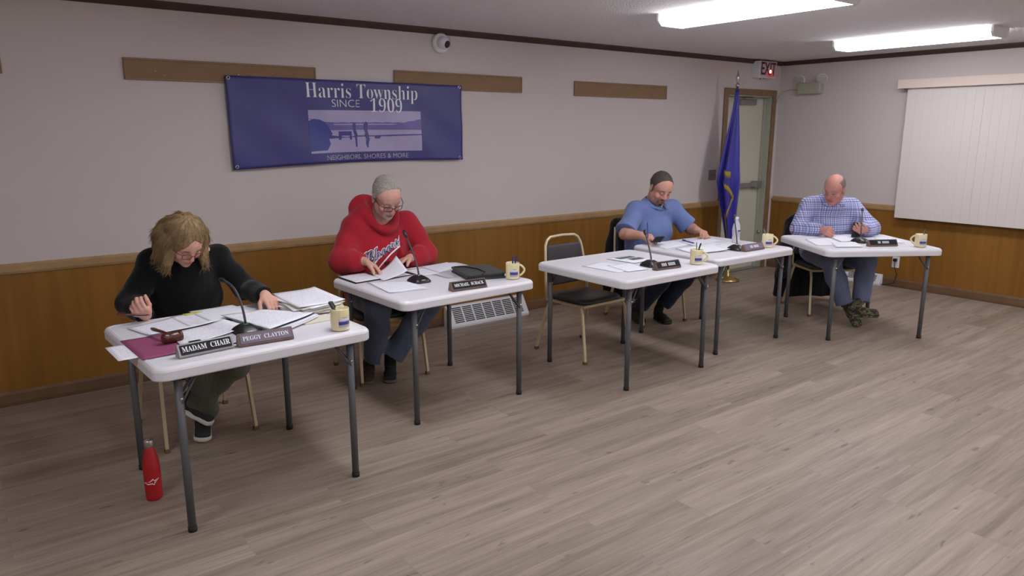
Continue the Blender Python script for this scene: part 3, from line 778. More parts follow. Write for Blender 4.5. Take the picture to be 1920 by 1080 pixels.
mugpen(0, -.018, .0, (-.02, 0), .0085, M['darkgrey'], 'thick black marker standing in mug on the woman\'s table', .14)
mugpen(1, .006, .006, (.0, .0), .0045, M['pen_blue'], 'blue pen leaning left in mug near the black portfolio', .13)
mugpen(1, .014, -.006, (.01, 0), .0045, M['pen_blue'], 'blue pen leaning right in mug near the black portfolio', .135)
mugpen(2, .004, .006, (0.0, 0), .004, M['satin'], 'grey pen upright in mug on the vacant table', .14)
mugpen(2, .016, -.004, (.01, 0), .0045, M['black'], 'black pen leaning in mug on the vacant table', .14)
mugpen(3, -.018, .004, (-.02, 0), .004, M['satin'], 'silver topped pen in mug near the polo shirt man\'s name plate', .15, M['steel'])
mugpen(4, .014, -.004, (.03, 0), .004, M['darkgrey'], 'black tipped pen in the rightmost mug', .14, M['steel'])

# ---------------------------------------------------------------- name plates
def nameplate(x0, y0, x1, y1, body, label, plate, block, size=.026, cat='name plate', sans=False, sx=1.0):
    a = math.atan2(y1 - y0, x1 - x0); L_ = math.hypot(x1 - x0, y1 - y0); hw = L_ / 2
    t = thing('name_plate', label, cat, ((x0 + x1) / 2, (y0 + y1) / 2, TH), a, 'wedge name plates on the tables')
    b = MB(); pr = [(-.004, 0), (-.006, .008), (.022, .052), (.030, .052), (.046, 0)]
    V = [[b.bm.verts.new((x, y, z)) for y, z in pr] for x in (-hw, hw)]
    n = len(pr); b.bm.faces.new(V[0]); b.bm.faces.new(V[1][::-1])
    for i in range(n): b.bm.faces.new((V[0][i], V[0][(i + 1) % n], V[1][(i + 1) % n], V[1][i]))
    b.done('block', block, t, bevel=.002)
    p0 = Vector((0, -.006, .008)); p1 = Vector((0, .022, .052)); up = (p1 - p0).normalized(); nr = Vector((1, 0, 0)).cross(up)
    mt = Matrix((( 1, 0, 0), tuple(up), tuple(nr))).transposed().to_4x4(); mt.translation = (p0 + p1) / 2 + nr * .0015
    pl = MB(); pl.prism(rrect(L_ - .018, .042, .002, 2), -.001, .001, mat=mt); po = pl.done('face_plate', plate, t)
    mt2 = mt.copy(); mt2.translation = (p0 + p1) / 2 + nr * .003
    text('lettering', body if sans else serif(body), size, M['letter'], po, mt2, .0004, 0, sx)
    return t
nameplate(.640, -2.135, .866, -2.108, 'MADAM  CHAIR', 'black wedge name plate reading MADAM CHAIR', M['plateblack'], M['satin'], .033, sx=.78)
nameplate(.882, -2.118, 1.120, -2.128, 'PEGGY  CLAYTON', 'walnut wedge name plate reading PEGGY CLAYTON', M['plategrey'], M['walnut'], .027, sx=.84)
nameplate(2.205, -1.735, 2.445, -1.745, 'MICHAEL  SCHACK', 'walnut wedge name plate before the man in the red hoodie', M['plateblack'], M['walnut'], .027, sx=.78)
nameplate(3.640, -2.005, 3.862, -2.022, 'IIIII  IIIIIII', 'brown wedge name plate on the vacant table', M['plateblack'], M['walnut'], .030, sx=.8)
nameplate(4.76, -1.895, 5.01, -1.895, 'IIII  IIIIIII', 'shiny wedge name plate before the man in the blue polo', M['plategrey'], M['walnut'], .028, sx=.8)
nameplate(5.78, -2.335, 5.99, -2.462, 'III  IIIIIII', 'wedge name plate before the man in the plaid shirt', M['plateblack'], M['walnut'], .027, sx=.8)

# ---------------------------------------------------------------- papers
ZT = TH - .0005
def sheet(label, corners, z, m='print', curl=0.0, name='paper_sheet', cat='paper', th=.0012, lift=None, grp=None, seed=0):
    c = [Vector((x, y, 0)) for x, y in corners]; ctr = sum(c, Vector()) / 4
    rn = random.Random(seed + int(ctr.x * 1000)); ph = rn.uniform(0, 6)
    def f(u, v):
        # corner order: back-left, front-left, front-right, back-right
        p = (c[1] * (1 - u) + c[2] * u) * (1 - v) + (c[0] * (1 - u) + c[3] * u) * v
        e = max(abs(u - .5), abs(v - .5)) * 2
        zz = curl * (max(0, u - .6) ** 2 * 2.5 + max(0, .25 - v) ** 2 * 3 * abs(math.sin(ph))) + .0006 * (1 + math.sin(u * 5 + ph))
        if lift: zz += lift(u, v)
        return p - ctr + Vector((0, 0, zz))
    o = sheet_obj(name, grid_mesh(10, 10, f), M[m], None, th); o.location = (ctr.x, ctr.y, z)
    return tag(o, label, cat, grp)
z = ZT + .001
sheet('white sheet poking out left from under the maroon folder', [(.425, -1.78), (.437, -2.02), (.70, -2.0), (.69, -1.76)], z, 'print')
mf = sheet('maroon card folder lying under the gavel', [(.495, -1.715), (.515, -2.065), (.82, -2.03), (.80, -1.70)], z + .002, 'magenta', name='folder', cat='folder', th=.003)
sheet('printed sheet at the back left corner of the woman\'s table', [(.561, -1.502), (.616, -1.693), (.892, -1.647), (.80, -1.40)], z + .002, 'print2', .01)
sheet('dark backed notepad page under the woman\'s middle papers', [(.70, -1.47), (.72, -1.70), (1.0, -1.64), (.96, -1.45)], z, 'plateblack')
sheet('small form with yellow mark in the middle of the woman\'s table', [(.77, -1.40), (.80, -1.655), (1.0, -1.60), (.93, -1.37)], z + .004, 'print')
hl = sheet('yellow highlighted slip between the woman\'s papers', [(.83, -1.385), (.84, -1.42), (.92, -1.41), (.91, -1.375)], z + .0065, 'yellow')
sheet('blank back sheet along the woman\'s table edge', [(.87, -1.345), (.90, -1.60), (1.13, -1.56), (1.09, -1.33)], z + .006, 'paper')
lg = sheet('white letter with small dark logo over the maroon folder', [(.69, -1.74), (.684, -2.01), (1.0, -1.86), (.95, -1.655)], z + .008, 'print', .03)
MB().prism([(-.025, -.012), (.025, -.012), (.025, .012), (-.025, .012)], .0035, .0042, mat=Matrix.Rotation(R(8), 4, 'Z') @ Matrix.Translation((-.1, -.115, 0))).done('dark_logo', M['plateblack'], lg)
sheet('grey edged sheet beneath the letter behind MADAM CHAIR plate', [(.70, -1.80), (.72, -2.06), (1.02, -2.04), (1.0, -1.80)], z + .004, 'print_pale')
# thick packet by the left hand: several pages, each its own sheet
for k in range(5):
    dx = .006 * k
    sheet(['bottom page of packet behind PEGGY CLAYTON plate', 'second page up in packet behind PEGGY CLAYTON plate', 'middle page of packet behind PEGGY CLAYTON plate', 'fourth page up in packet behind PEGGY CLAYTON plate', 'top page of packet under the woman\'s left hand'][k],
          [(.985 - dx, -1.60 + dx), (1.09 - dx, -2.03 + dx * 2), (1.36 - dx, -1.85 + dx), (1.17 - dx * .5, -1.60)], z + .006 + .0035 * k, 'print' if k % 2 == 0 else 'plateblack' if k == 3 else 'print2', .015, seed=k)
for k in range(9):
    a = R(-6 + 5 * ((k * 7) % 5)); cx, cy = 1.405 + .003 * k, -1.585 + .003 * ((k * 5) % 7); hw, hh = .14, .20
    cs_ = [(cx + (math.cos(a) * u - math.sin(a) * v), cy + (math.sin(a) * u + math.cos(a) * v)) for u, v in ((-hw, hh), (-hw, -hh), (hw * .75, -hh), (hw * .75, hh))]
    cs_ = [(min(x_, 1.53), y_) for x_, y_ in cs_]
    nm = ['bottom', 'second lowest', 'third lowest', 'fourth lowest', 'middle', 'fourth highest', 'third highest', 'second highest', 'top'][k]
    sheet(nm + ' bundle in fanned paper stack at back right of the woman\'s table', cs_, z + .004 + .0052 * k, 'print' if k % 3 else 'cream_paper', .02, th=.0035, seed=k * 3, grp='fanned paper bundles')
sheet('folded tan envelope beside the cream mug with marker', [(1.24, -1.84), (1.25, -1.93), (1.42, -1.92), (1.41, -1.80)], z, 'cream_paper', th=.006, name='envelope', cat='envelope')
# second table
sheet('dark clipboard at left end of the red hoodie man\'s table', [(1.855, -.935), (1.862, -1.19), (2.06, -1.165), (2.07, -.92)], z, 'plateblack', name='clipboard', cat='clipboard', th=.003)
sheet('lined page on the dark clipboard', [(1.87, -.93), (1.875, -1.172), (2.055, -1.155), (2.06, -.92)], z + .003, 'print', .0)
sheet('dark folder under the page the man in red lifts', [(2.07, -.93), (2.06, -1.19), (2.33, -1.15), (2.31, -.93)], z, 'plateblack', name='folder', cat='folder')
sheet('sheet under the page being lifted', [(2.08, -.93), (2.065, -1.175), (2.27, -1.15), (2.25, -.94)], z + .002, 'print')
sheet('white page curling up from the man in red\'s hand', [(2.075, -.985), (2.03, -1.22), (2.225, -1.185), (2.255, -.985)], z + .004, 'paper', 0, lift=lambda u, v: .10 * u ** 2 * (.35 + .65 * v))
sheet('printed page at the front left of the red hoodie man\'s table', [(1.937, -1.192), (1.90, -1.55), (2.115, -1.58), (2.13, -1.32)], z + .002, 'print', .01)
sheet('second printed page just under the front left one', [(1.96, -1.22), (1.925, -1.555), (2.14, -1.59), (2.16, -1.33)], z, 'print2')
sheet('page lying right of the microphone of the man in red', [(2.27, -1.0), (2.26, -1.229), (2.447, -1.215), (2.452, -.98)], z, 'print')
sheet('page at the back edge left of the black portfolio', [(2.463, -.93), (2.45, -1.20), (2.70, -1.05), (2.70, -.90)], z, 'print2')
sheet('grey page sticking out from under the black portfolio', [(2.39, -1.22), (2.40, -1.38), (2.6, -1.4), (2.6, -1.15)], z, 'print_pale')
pf = thing('portfolio', 'closed black zip portfolio on the red hoodie man\'s table', 'portfolio', (2.62, -1.40, z))
def pfl(x0, z0, z1, gx): 
    b = MB(); b.prism(rrect(.265 - gx, .335 - gx, .025, 5), z0, z1, mat=Matrix.Rotation(R(-14), 4, 'Z')); return b
pfl(0, .0, .008, 0).done('lower_cover', M['portfolio'], pf, bevel=.003)
pfl(0, .008, .024, .012).done('pages', M['black'], pf)
pfl(0, .024, .034, 0).done('upper_cover', M['portfolio'], pf, bevel=.004)
MB().tube([(-.09, -.17, .036), (-.02, -.11, .037), (.0, .0, .037), (-.02, .12, .037), (-.08, .16, .036)], .003, 8).done('pocket_seam', M['black'], pf)
# third table
sheet('printed pages left of the microphone on the vacant table', [(3.36, -1.58), (3.385, -1.90), (3.62, -1.86), (3.56, -1.55)], z, 'print')
sheet('second printed page beside them on the vacant table', [(3.50, -1.68), (3.45, -1.92), (3.62, -1.95), (3.69, -1.71)], z + .002, 'print2')
ph = sheet('flyer with green photo strip on the vacant table', [(3.69, -1.48), (3.72, -1.73), (3.95, -1.71), (3.90, -1.47)], z + .002, 'paper')
MB().prism([(-.07, .03), (.09, .03), (.09, .09), (-.07, .09)], .0022, .003).done('green_photo', M['photo_green'], ph)
MB().prism([(-.02, -.05), (.10, -.05), (.10, .01), (-.02, .01)], .0022, .003).done('small_photo', M['photo_dark'], ph)
# fourth table
sheet('page under the phone of the man in the blue polo', [(4.46, -1.15), (4.40, -1.42), (4.72, -1.40), (4.78, -1.16)], z, 'print')
sheet('page at the middle of the polo shirt man\'s table', [(4.76, -1.25), (4.66, -1.52), (4.90, -1.56), (5.0, -1.29)], z + .003, 'print2', .02)
sheet('wide page along the front of the polo shirt man\'s table', [(4.46, -1.46), (4.36, -1.74), (4.70, -1.80), (4.82, -1.50)], z + .002, 'paper', .03)
sheet('page left of the water bottle', [(4.92, -1.46), (4.70, -1.72), (4.93, -1.75), (5.09, -1.52)], z + .004, 'print')
sheet('page under the right side hand of the man in the blue polo', [(4.93, -1.15), (4.85, -1.40), (5.08, -1.44), (5.18, -1.20)], z, 'print2')
pen((4.75, -1.42, z + .011), (4.80, -1.25, z + .012), .0048, M['pen_blue'], 'pen', 'blue pen lying on papers before the man in the blue polo', 'pen')
# fifth table
sheet('page at left corner of the plaid shirt man\'s table', [(5.74, -1.80), (5.50, -2.05), (5.70, -2.16), (5.98, -1.86)], z, 'print')
sheet('page between the plaid shirt man\'s hands', [(6.08, -1.80), (5.84, -2.07), (6.01, -2.13), (6.24, -1.88)], z + .002, 'print2')
sheet('page along the front edge of the plaid shirt man\'s table', [(5.72, -2.05), (5.52, -2.20), (5.72, -2.32), (5.93, -2.13)], z + .003, 'print')
sheet('page at the right of the plaid shirt man\'s table', [(6.32, -2.10), (6.10, -2.30), (6.20, -2.42), (6.40, -2.25)], z, 'print')
# gavel
gv = thing('gavel', 'dark wooden gavel resting on the maroon folder', 'gavel', (.672, -1.885, z + .0055), R(12))
q = Matrix.Rotation(R(90), 3, 'Y')
MB().lathe([(.016, -.042), (.022, -.04), (.0235, -.03), (.021, -.026), (.0225, -.018), (.024, 0), (.0225, .018), (.021, .026), (.0235, .03), (.022, .04), (.016, .042)], 24, (0, 0, .0236), mat=q).done('head', M['gavelwood'], gv)
MB().tube([(0, .018, .03), (-.004, .07, .034), (-.006, .12, .032), (-.007, .165, .030), (-.007, .185, .030)], [.005, .0055, .007, .009, .006], 12).done('handle', M['gavelwood'], gv)
# red bottle on the floor
rb = thing('water_bottle', 'red metal bottle with steel cap on floor by the near table leg', 'bottle', (.552, -1.775, 0), R(-20))
MB().lathe([(.030, 0), (.034, .003), (.036, .012), (.0365, .15), (.034, .185), (.026, .225), (.0195, .247), (.018, .252)], 36).done('body', M['red_bottle'], rb)
MB().lathe([(.0185, .252), (.0205, .254), (.021, .280), (.019, .286), (.008, .288)], 28).done('cap', M['steel'], rb)
def bot(u, v, l=0):
    a = R(-52 + 104 * u); r_ = .0369 + l; return Vector((r_ * math.sin(a), -r_ * math.cos(a), .082 + .030 * v))
lo = [(0, .30), (.45, .55), (.62, .9), (.68, .62), (1, .85), (.72, .35), (.66, 0), (.56, .2), (.3, .12)]
b = MB(); pts3 = [bot(u, v, .0003) for u, v in lo]; inner = [bot(.18 + .62 * u * .9, .12 + v * .62, .0004) for u, v in [(0.05, .35), (.5, .5), (.6, .75), (.62, .4), (.3, .25)]]
b.tube(pts3, .0022, 6, closed=True); b.done('white_mark', M['letter'], rb)
# clear bottle
cb = thing('plastic_bottle', 'clear plastic water bottle on the polo shirt man\'s table', 'bottle', (5.075, -1.58, TH))
MB().lathe([(.024, 0), (.031, .004), (.032, .02), (.030, .035), (.032, .05), (.030, .065), (.032, .08), (.032, .125), (.028, .15), (.018, .175), (.0125, .185), (.0125, .2)], 32).done('body', M['pet'], cb)
MB().lathe([(.0135, .198), (.0145, .2), (.0145, .214), (.0125, .217)], 24).done('cap', M['white'], cb)
MB().lathe([(.0325, .085), (.0328, .086), (.0328, .122), (.0325, .123)], 32).done('label_wrap', M['print_pale'], cb)
lb_ = lambda u, v: Vector((.0332 * math.sin(R(-30 + 60 * u)), -.0332 * math.cos(R(-30 + 60 * u)), .10 + .014 * v))
link('label_mark', grid_mesh(8, 1, lb_), M['print_blue'], cb, True).modifiers.new('t', 'SOLIDIFY').thickness = .0003
#PEOPLE
# ================================================================ people: sculpted as smooth signed-distance bodies
GRID = 1.0     # grid coarseness multiplier
A_ = lambda *v: np.array(v, dtype=np.float64)
def nrm(v): v = np.asarray(v, float); return v / (np.linalg.norm(v) + 1e-12)
class SDF:
    def __init__(s, lo, hi, h):
        s.h = h * GRID; s.lo = np.array(lo, float); s.n = np.ceil((np.array(hi) - s.lo) / s.h).astype(int) + 1
        s.V = np.full(s.n, 1.0, np.float32)
    def region(s, lo, hi, pad):
        a = np.clip(np.floor((np.array(lo) - pad - s.lo) / s.h).astype(int), 0, s.n - 1)
        b = np.clip(np.ceil((np.array(hi) + pad - s.lo) / s.h).astype(int) + 1, 1, s.n)
        if (b <= a).any(): return None
        ax = [(s.lo[k] + s.h * np.arange(a[k], b[k])) for k in range(3)]
        P = (ax[0][:, None, None], ax[1][None, :, None], ax[2][None, None, :])
        return (slice(a[0], b[0]), slice(a[1], b[1]), slice(a[2], b[2])), P
    def put(s, sl, d, k, op='u'):
        d = d.astype(np.float32)
        o = s.V[sl]
        if op == 'u':
            if k > 0:
                hh = np.clip(.5 + .5 * (o - d) / k, 0, 1); s.V[sl] = o * (1 - hh) + d * hh - k * hh * (1 - hh)
            else: s.V[sl] = np.minimum(o, d)
        elif op == 's':
            d = -d; hh = np.clip(.5 - .5 * (o - d) / k, 0, 1); s.V[sl] = o * (1 - hh) + d * hh + k * hh * (1 - hh)
    def cap(s, a, b, ra, rb, k=.02, op='u'):
        a = np.asarray(a, float); b = np.asarray(b, float); R_ = max(ra, rb)
        rg = s.region(np.minimum(a, b) - R_, np.maximum(a, b) + R_, .03 + k)
        if rg is None: return s
        sl, (X, Y, Z) = rg; ab = b - a; L2 = ab @ ab + 1e-12
        t = np.clip(((X - a[0]) * ab[0] + (Y - a[1]) * ab[1] + (Z - a[2]) * ab[2]) / L2, 0, 1)
        d = np.sqrt((X - a[0] - t * ab[0]) ** 2 + (Y - a[1] - t * ab[1]) ** 2 + (Z - a[2] - t * ab[2]) ** 2) - (ra + (rb - ra) * t)
        s.put(sl, d, k, op); return s
    def chain(s, pts, rs, k=.02):
        for i in range(len(pts) - 1): s.cap(pts[i], pts[i + 1], rs[i], rs[i + 1], k)
        return s
    def ecap(s, a, b, wa, wb, L, k=.03, op='u'):
        """tapering capsule with elliptical section: wa,wb=(half width along L, half depth)"""
        a = np.asarray(a, float); b = np.asarray(b, float); R_ = max(*wa, *wb)
        rg = s.region(np.minimum(a, b) - R_, np.maximum(a, b) + R_, .03 + k)
        if rg is None: return s
        sl, (X, Y, Z) = rg; ab = b - a; ln = np.linalg.norm(ab) + 1e-9; T = ab / ln
        L = nrm(L - (np.dot(L, T)) * T); D = np.cross(T, L)
        t = np.clip(((X - a[0]) * ab[0] + (Y - a[1]) * ab[1] + (Z - a[2]) * ab[2]) / ln ** 2, 0, 1)
        qx, qy, qz = X - a[0] - t * ab[0], Y - a[1] - t * ab[1], Z - a[2] - t * ab[2]
        w = wa[0] + (wb[0] - wa[0]) * t; dp = wa[1] + (wb[1] - wa[1]) * t; m = np.minimum(w, dp)
        l = qx * L[0] + qy * L[1] + qz * L[2]; e = qx * D[0] + qy * D[1] + qz * D[2]; c = qx * T[0] + qy * T[1] + qz * T[2]
        kk = np.sqrt((l / w) ** 2 + (e / dp) ** 2 + (c / m) ** 2) + 1e-9
        g = np.sqrt((l / w ** 2) ** 2 + (e / dp ** 2) ** 2 + (c / m ** 2) ** 2) + 1e-9
        s.put(sl, np.clip(kk * (kk - 1) / g, -1, 1), k, op); return s
    def ell(s, c, r, F=None, k=.02, op='u'):
        """ellipsoid, r=(x,y,z) in the frame F (rows = axes)"""
        c = np.asarray(c, float); R_ = max(r); F = np.eye(3) if F is None else F
        rg = s.region(c - R_, c + R_, .03 + k)
        if rg is None: return s
        sl, (X, Y, Z) = rg; q = [(X - c[0]) * F[i][0] + (Y - c[1]) * F[i][1] + (Z - c[2]) * F[i][2] for i in range(3)]
        kk = np.sqrt(sum((q[i] / r[i]) ** 2 for i in range(3))) + 1e-9
        g = np.sqrt(sum((q[i] / r[i] ** 2) ** 2 for i in range(3))) + 1e-9
        s.put(sl, np.clip(kk * (kk - 1) / g, -1, 1), k, op); return s
    def cut(s, p, n, k=.004, box=None):
        """remove the side the normal points to, within an optional sphere box=(centre, radius)"""
        p = np.asarray(p, float); n = nrm(n)
        lo, hi = (s.lo, s.lo + s.h * s.n) if box is None else (np.array(box[0]) - box[1], np.array(box[0]) + box[1])
        rg = s.region(lo, hi, 0)
        if rg is None: return s
        sl, (X, Y, Z) = rg
        d = (X - p[0]) * n[0] + (Y - p[1]) * n[1] + (Z - p[2]) * n[2] + 0 * X * Y * Z
        if box is not None:
            r = np.sqrt((X - box[0][0]) ** 2 + (Y - box[0][1]) ** 2 + (Z - box[0][2]) ** 2)
            d = np.where(r < box[1], d, -1)
        s.V[sl] = np.maximum(s.V[sl], d.astype(np.float32)); return s
    def noise(s, fn):
        ax = [(s.lo[k] + s.h * np.arange(s.n[k])) for k in range(3)]
        near = np.abs(s.V) < .04
        I = np.nonzero(near)
        X, Y, Z = ax[0][I[0]], ax[1][I[1]], ax[2][I[2]]
        s.V[I] += fn(X, Y, Z).astype(np.float32); return s
    def mesh(s, name):
        V = s.V; n = V.shape
        V[0] = V[-1] = 1; V[:, 0] = V[:, -1] = 1; V[:, :, 0] = V[:, :, -1] = 1
        ins = V < 0
        cnt = np.zeros([k - 1 for k in n], np.int8)
        for i in (0, 1):
            for j in (0, 1):
                for k in (0, 1): cnt += ins[i:n[0] - 1 + i, j:n[1] - 1 + j, k:n[2] - 1 + k]
        act = (cnt > 0) & (cnt < 8); idx = np.full(act.shape, -1, np.int32); C = np.argwhere(act); idx[act] = np.arange(len(C))
        acc = np.zeros((len(C), 3)); w = np.zeros(len(C))
        corners = [(i, j, k) for i in (0, 1) for j in (0, 1) for k in (0, 1)]
        val = {c: V[C[:, 0] + c[0], C[:, 1] + c[1], C[:, 2] + c[2]] for c in corners}
        for c in corners:
            for ax in range(3):
                if c[ax] == 0:
                    d = list(c); d[ax] = 1; d = tuple(d); va, vb = val[c], val[d]; m = (va < 0) != (vb < 0)
                    t = np.where(m, va / np.where(m, va - vb, 1), 0)
                    p = np.tile(np.array(c, float), (len(C), 1)); p[:, ax] = t
                    acc[m] += p[m]; w[m] += 1
        verts = (C + acc / w[:, None]) * s.h + s.lo
        faces = []
        for ax in range(3):
            a1, a2 = (ax + 1) % 3, (ax + 2) % 3
            sl0 = [slice(None)] * 3; sl1 = [slice(None)] * 3; sl0[ax] = slice(0, -1); sl1[ax] = slice(1, None)
            I0, I1 = ins[tuple(sl0)], ins[tuple(sl1)]
            E = np.argwhere(I0 != I1)
            ok = (E[:, a1] > 0) & (E[:, a2] > 0) & (E[:, a1] < n[a1] - 1) & (E[:, a2] < n[a2] - 1); E = E[ok]
            fl = I0[E[:, 0], E[:, 1], E[:, 2]]
            q = []
            for d1, d2 in ((1, 1), (0, 1), (0, 0), (1, 0)):
                e = E.copy(); e[:, a1] -= d1; e[:, a2] -= d2; q.append(idx[e[:, 0], e[:, 1], e[:, 2]])
            Q = np.stack(q, 1); Q[~fl] = Q[~fl][:, ::-1]; faces.append(Q)
        F = np.concatenate(faces); F = F[(F >= 0).all(1)]
        # keep the largest connected piece only
        lab = np.arange(len(verts))
        for _ in range(200):
            mn = lab[F].min(1); new = lab.copy(); 
            for c in range(4): np.minimum.at(new, F[:, c], mn)
            new = new[new]
            if (new == lab).all(): break
            lab = new
        u, ct = np.unique(lab, return_counts=True); keep = lab == u[ct.argmax()]
        F = F[keep[F[:, 0]]]; mp = np.cumsum(keep) - 1; verts = verts[keep]; F = mp[F]
        # one relaxing pass to soften the grid
        for _ in range(2):
            sm = np.zeros_like(verts); cn = np.zeros(len(verts))
            for c in range(4):
                np.add.at(sm, F[:, c], verts[F[:, (c + 1) % 4]]); np.add.at(cn, F[:, c], 1)
                np.add.at(sm, F[:, c], verts[F[:, (c + 3) % 4]]); np.add.at(cn, F[:, c], 1)
            verts = verts * .5 + .5 * sm / cn[:, None]
        me = bpy.data.meshes.new(name); me.vertices.add(len(verts)); me.vertices.foreach_set('co', verts.astype(np.float32).ravel())
        me.loops.add(F.size); me.loops.foreach_set('vertex_index', F.astype(np.int32).ravel()); me.polygons.add(len(F))
        me.polygons.foreach_set('loop_start', np.arange(0, F.size, 4, dtype=np.int32)); me.polygons.foreach_set('loop_total', np.full(len(F), 4, np.int32))
        me.update(); me.validate(); me.polygons.foreach_set('use_smooth', [True] * len(me.polygons))
        return me, verts
def vcol(me, cols):
    at = me.color_attributes.new('Col', 'FLOAT_COLOR', 'POINT'); c = np.ones((len(cols), 4), np.float32); c[:, :3] = cols
    at.data.foreach_set('color', c.ravel())
def skin_mat(name, rough=.55):
    m = bpy.data.materials.new(name); m.use_nodes = True; nt, b = nodes(m)
    a = nt.nodes.new('ShaderNodeVertexColor'); a.layer_name = 'Col'; nt.links.new(a.outputs[0], b.inputs['Base Color'])
    b.inputs['Roughness'].default_value = rough; b.inputs['Specular IOR Level'].default_value = .35
    return m
M['skin'] = skin_mat('skin')
lin = lambda r, g, b: np.array(srgb(r, g, b)[:3])
def frame(fwd, up):
    f = nrm(fwd); u = nrm(np.array(up) - np.dot(up, f) * f); r = np.cross(f, u)     # r = the person's right
    return np.array([r, f, u])
def fabric(name, col, rough=.85, fold=.5, fscale=9, weave=True, **kw):
    m = mat(name, col, rough, spec=.2, **kw); nt, b = nodes(m); N = nt.nodes.new; L = nt.links.new
    tc = N('ShaderNodeTexCoord'); mp = N('ShaderNodeMapping'); mp.inputs['Scale'].default_value = (1.4, 1.4, .6); L(tc.outputs['Object'], mp.inputs[0])
    n = N('ShaderNodeTexNoise'); n.inputs['Scale'].default_value = fscale; n.inputs['Detail'].default_value = 3; n.inputs['Distortion'].default_value = .8; L(mp.outputs[0], n.inputs[0])
    bp = N('ShaderNodeBump'); bp.inputs['Strength'].default_value = fold; bp.inputs['Distance'].default_value = .03; L(n.outputs['Fac'], bp.inputs['Height']); L(bp.outputs[0], b.inputs['Normal'])
    b.inputs['Sheen Weight'].default_value = .15
    return m
M['black_knit'] = fabric('black_knit', srgb(15, 15, 17), .95, .3)
M['olive_cloth'] = fabric('olive_trousers', srgb(92, 92, 80), .85)
M['red_fleece'] = fabric('red_fleece', srgb(164, 34, 48), .95, .3, 7)
M['jeans'] = fabric('denim', srgb(82, 90, 110), .85)
M['dark_jeans'] = fabric('dark_denim', srgb(36, 44, 62), .85)
M['polo'] = fabric('blue_pique', srgb(106, 124, 174), .85, .35)
M['undershirt'] = fabric('white_cotton', srgb(205, 205, 200), .9, .2)
M['black_cotton'] = fabric('black_cotton', srgb(24, 24, 30), .9, .2)
M['grey_jeans'] = fabric('grey_blue_denim', srgb(102, 110, 136), .85)
M['black_coat'] = fabric('black_coat', srgb(20, 20, 23), .8, .5)
M['boot'] = mat('black_boot', srgb(30, 28, 27), .6)
M['shoe_dark'] = mat('dark_canvas', srgb(34, 34, 36), .75)
M['shoe_brown'] = mat('brown_suede', srgb(52, 44, 36), .75)
M['sole_white'] = mat('white_rubber', srgb(205, 202, 190), .6)
M['sole_grey'] = mat('grey_rubber', srgb(96, 90, 80), .7)
M['nail'] = mat('nail', srgb(210, 160, 150), .3)
def plaid():
    m = fabric('plaid_shirt', srgb(150, 160, 200), .85, .4); nt, b = nodes(m); N = nt.nodes.new; L = nt.links.new
    tc = N('ShaderNodeTexCoord'); mp = N('ShaderNodeMapping'); mp.inputs['Rotation'].default_value = (0, 0, R(32.6)); L(tc.outputs['Object'], mp.inputs[0])
    sp = N('ShaderNodeSeparateXYZ'); L(mp.outputs[0], sp.inputs[0])
    def st(sock, sc, th, ph=0):
        a = N('ShaderNodeMath'); a.operation = 'MULTIPLY_ADD'; a.inputs[1].default_value = sc; a.inputs[2].default_value = ph; L(sock, a.inputs[0])
        f = N('ShaderNodeMath'); f.operation = 'FRACT'; L(a.outputs[0], f.inputs[0]); g = N('ShaderNodeMath'); g.operation = 'LESS_THAN'; g.inputs[1].default_value = th; L(f.outputs[0], g.inputs[0]); return g.outputs[0]
    def mixc(a, fac, col):
        x = N('ShaderNodeMixRGB'); x.inputs[2].default_value = col; f = N('ShaderNodeMath'); f.operation = 'MULTIPLY'; f.inputs[1].default_value = .68; L(fac, f.inputs[0]); L(f.outputs[0], x.inputs[0])
        if isinstance(a, tuple): x.inputs[1].default_value = a
        else: L(a, x.inputs[1])
        return x.outputs[0]
    c = mixc(srgb(200, 202, 222), st(sp.outputs[0], 54, .45), srgb(96, 108, 170))
    c = mixc(c, st(sp.outputs[2], 54, .45), srgb(96, 108, 170))
    c = mixc(c, st(sp.outputs[0], 30, .12, .65), srgb(120, 80, 140)); c = mixc(c, st(sp.outputs[2], 15, .1, .7), srgb(60, 70, 130))
    L(c, b.inputs['Base Color']); return m
M['plaid'] = plaid()
def camo():
    m = mat('camouflage', srgb(70, 70, 50), .8); nt, b = nodes(m); N = nt.nodes.new; L = nt.links.new
    tc = N('ShaderNodeTexCoord'); n = N('ShaderNodeTexNoise'); n.inputs['Scale'].default_value = 22; n.inputs['Detail'].default_value = 2; n.inputs['Distortion'].default_value = 1.5; L(tc.outputs['Object'], n.inputs[0])
    r = N('ShaderNodeValToRGB'); r.color_ramp.interpolation = 'CONSTANT'; e = r.color_ramp.elements; e[0].color = srgb(42, 42, 34); e[1].position = .47; e[1].color = srgb(92, 88, 66); x = e.new(.56); x.color = srgb(132, 124, 100); x = e.new(.62); x.color = srgb(56, 52, 42)
    L(n.outputs['Fac'], r.inputs[0]); L(r.outputs[0], b.inputs['Base Color']); return m
M['camo'] = camo()

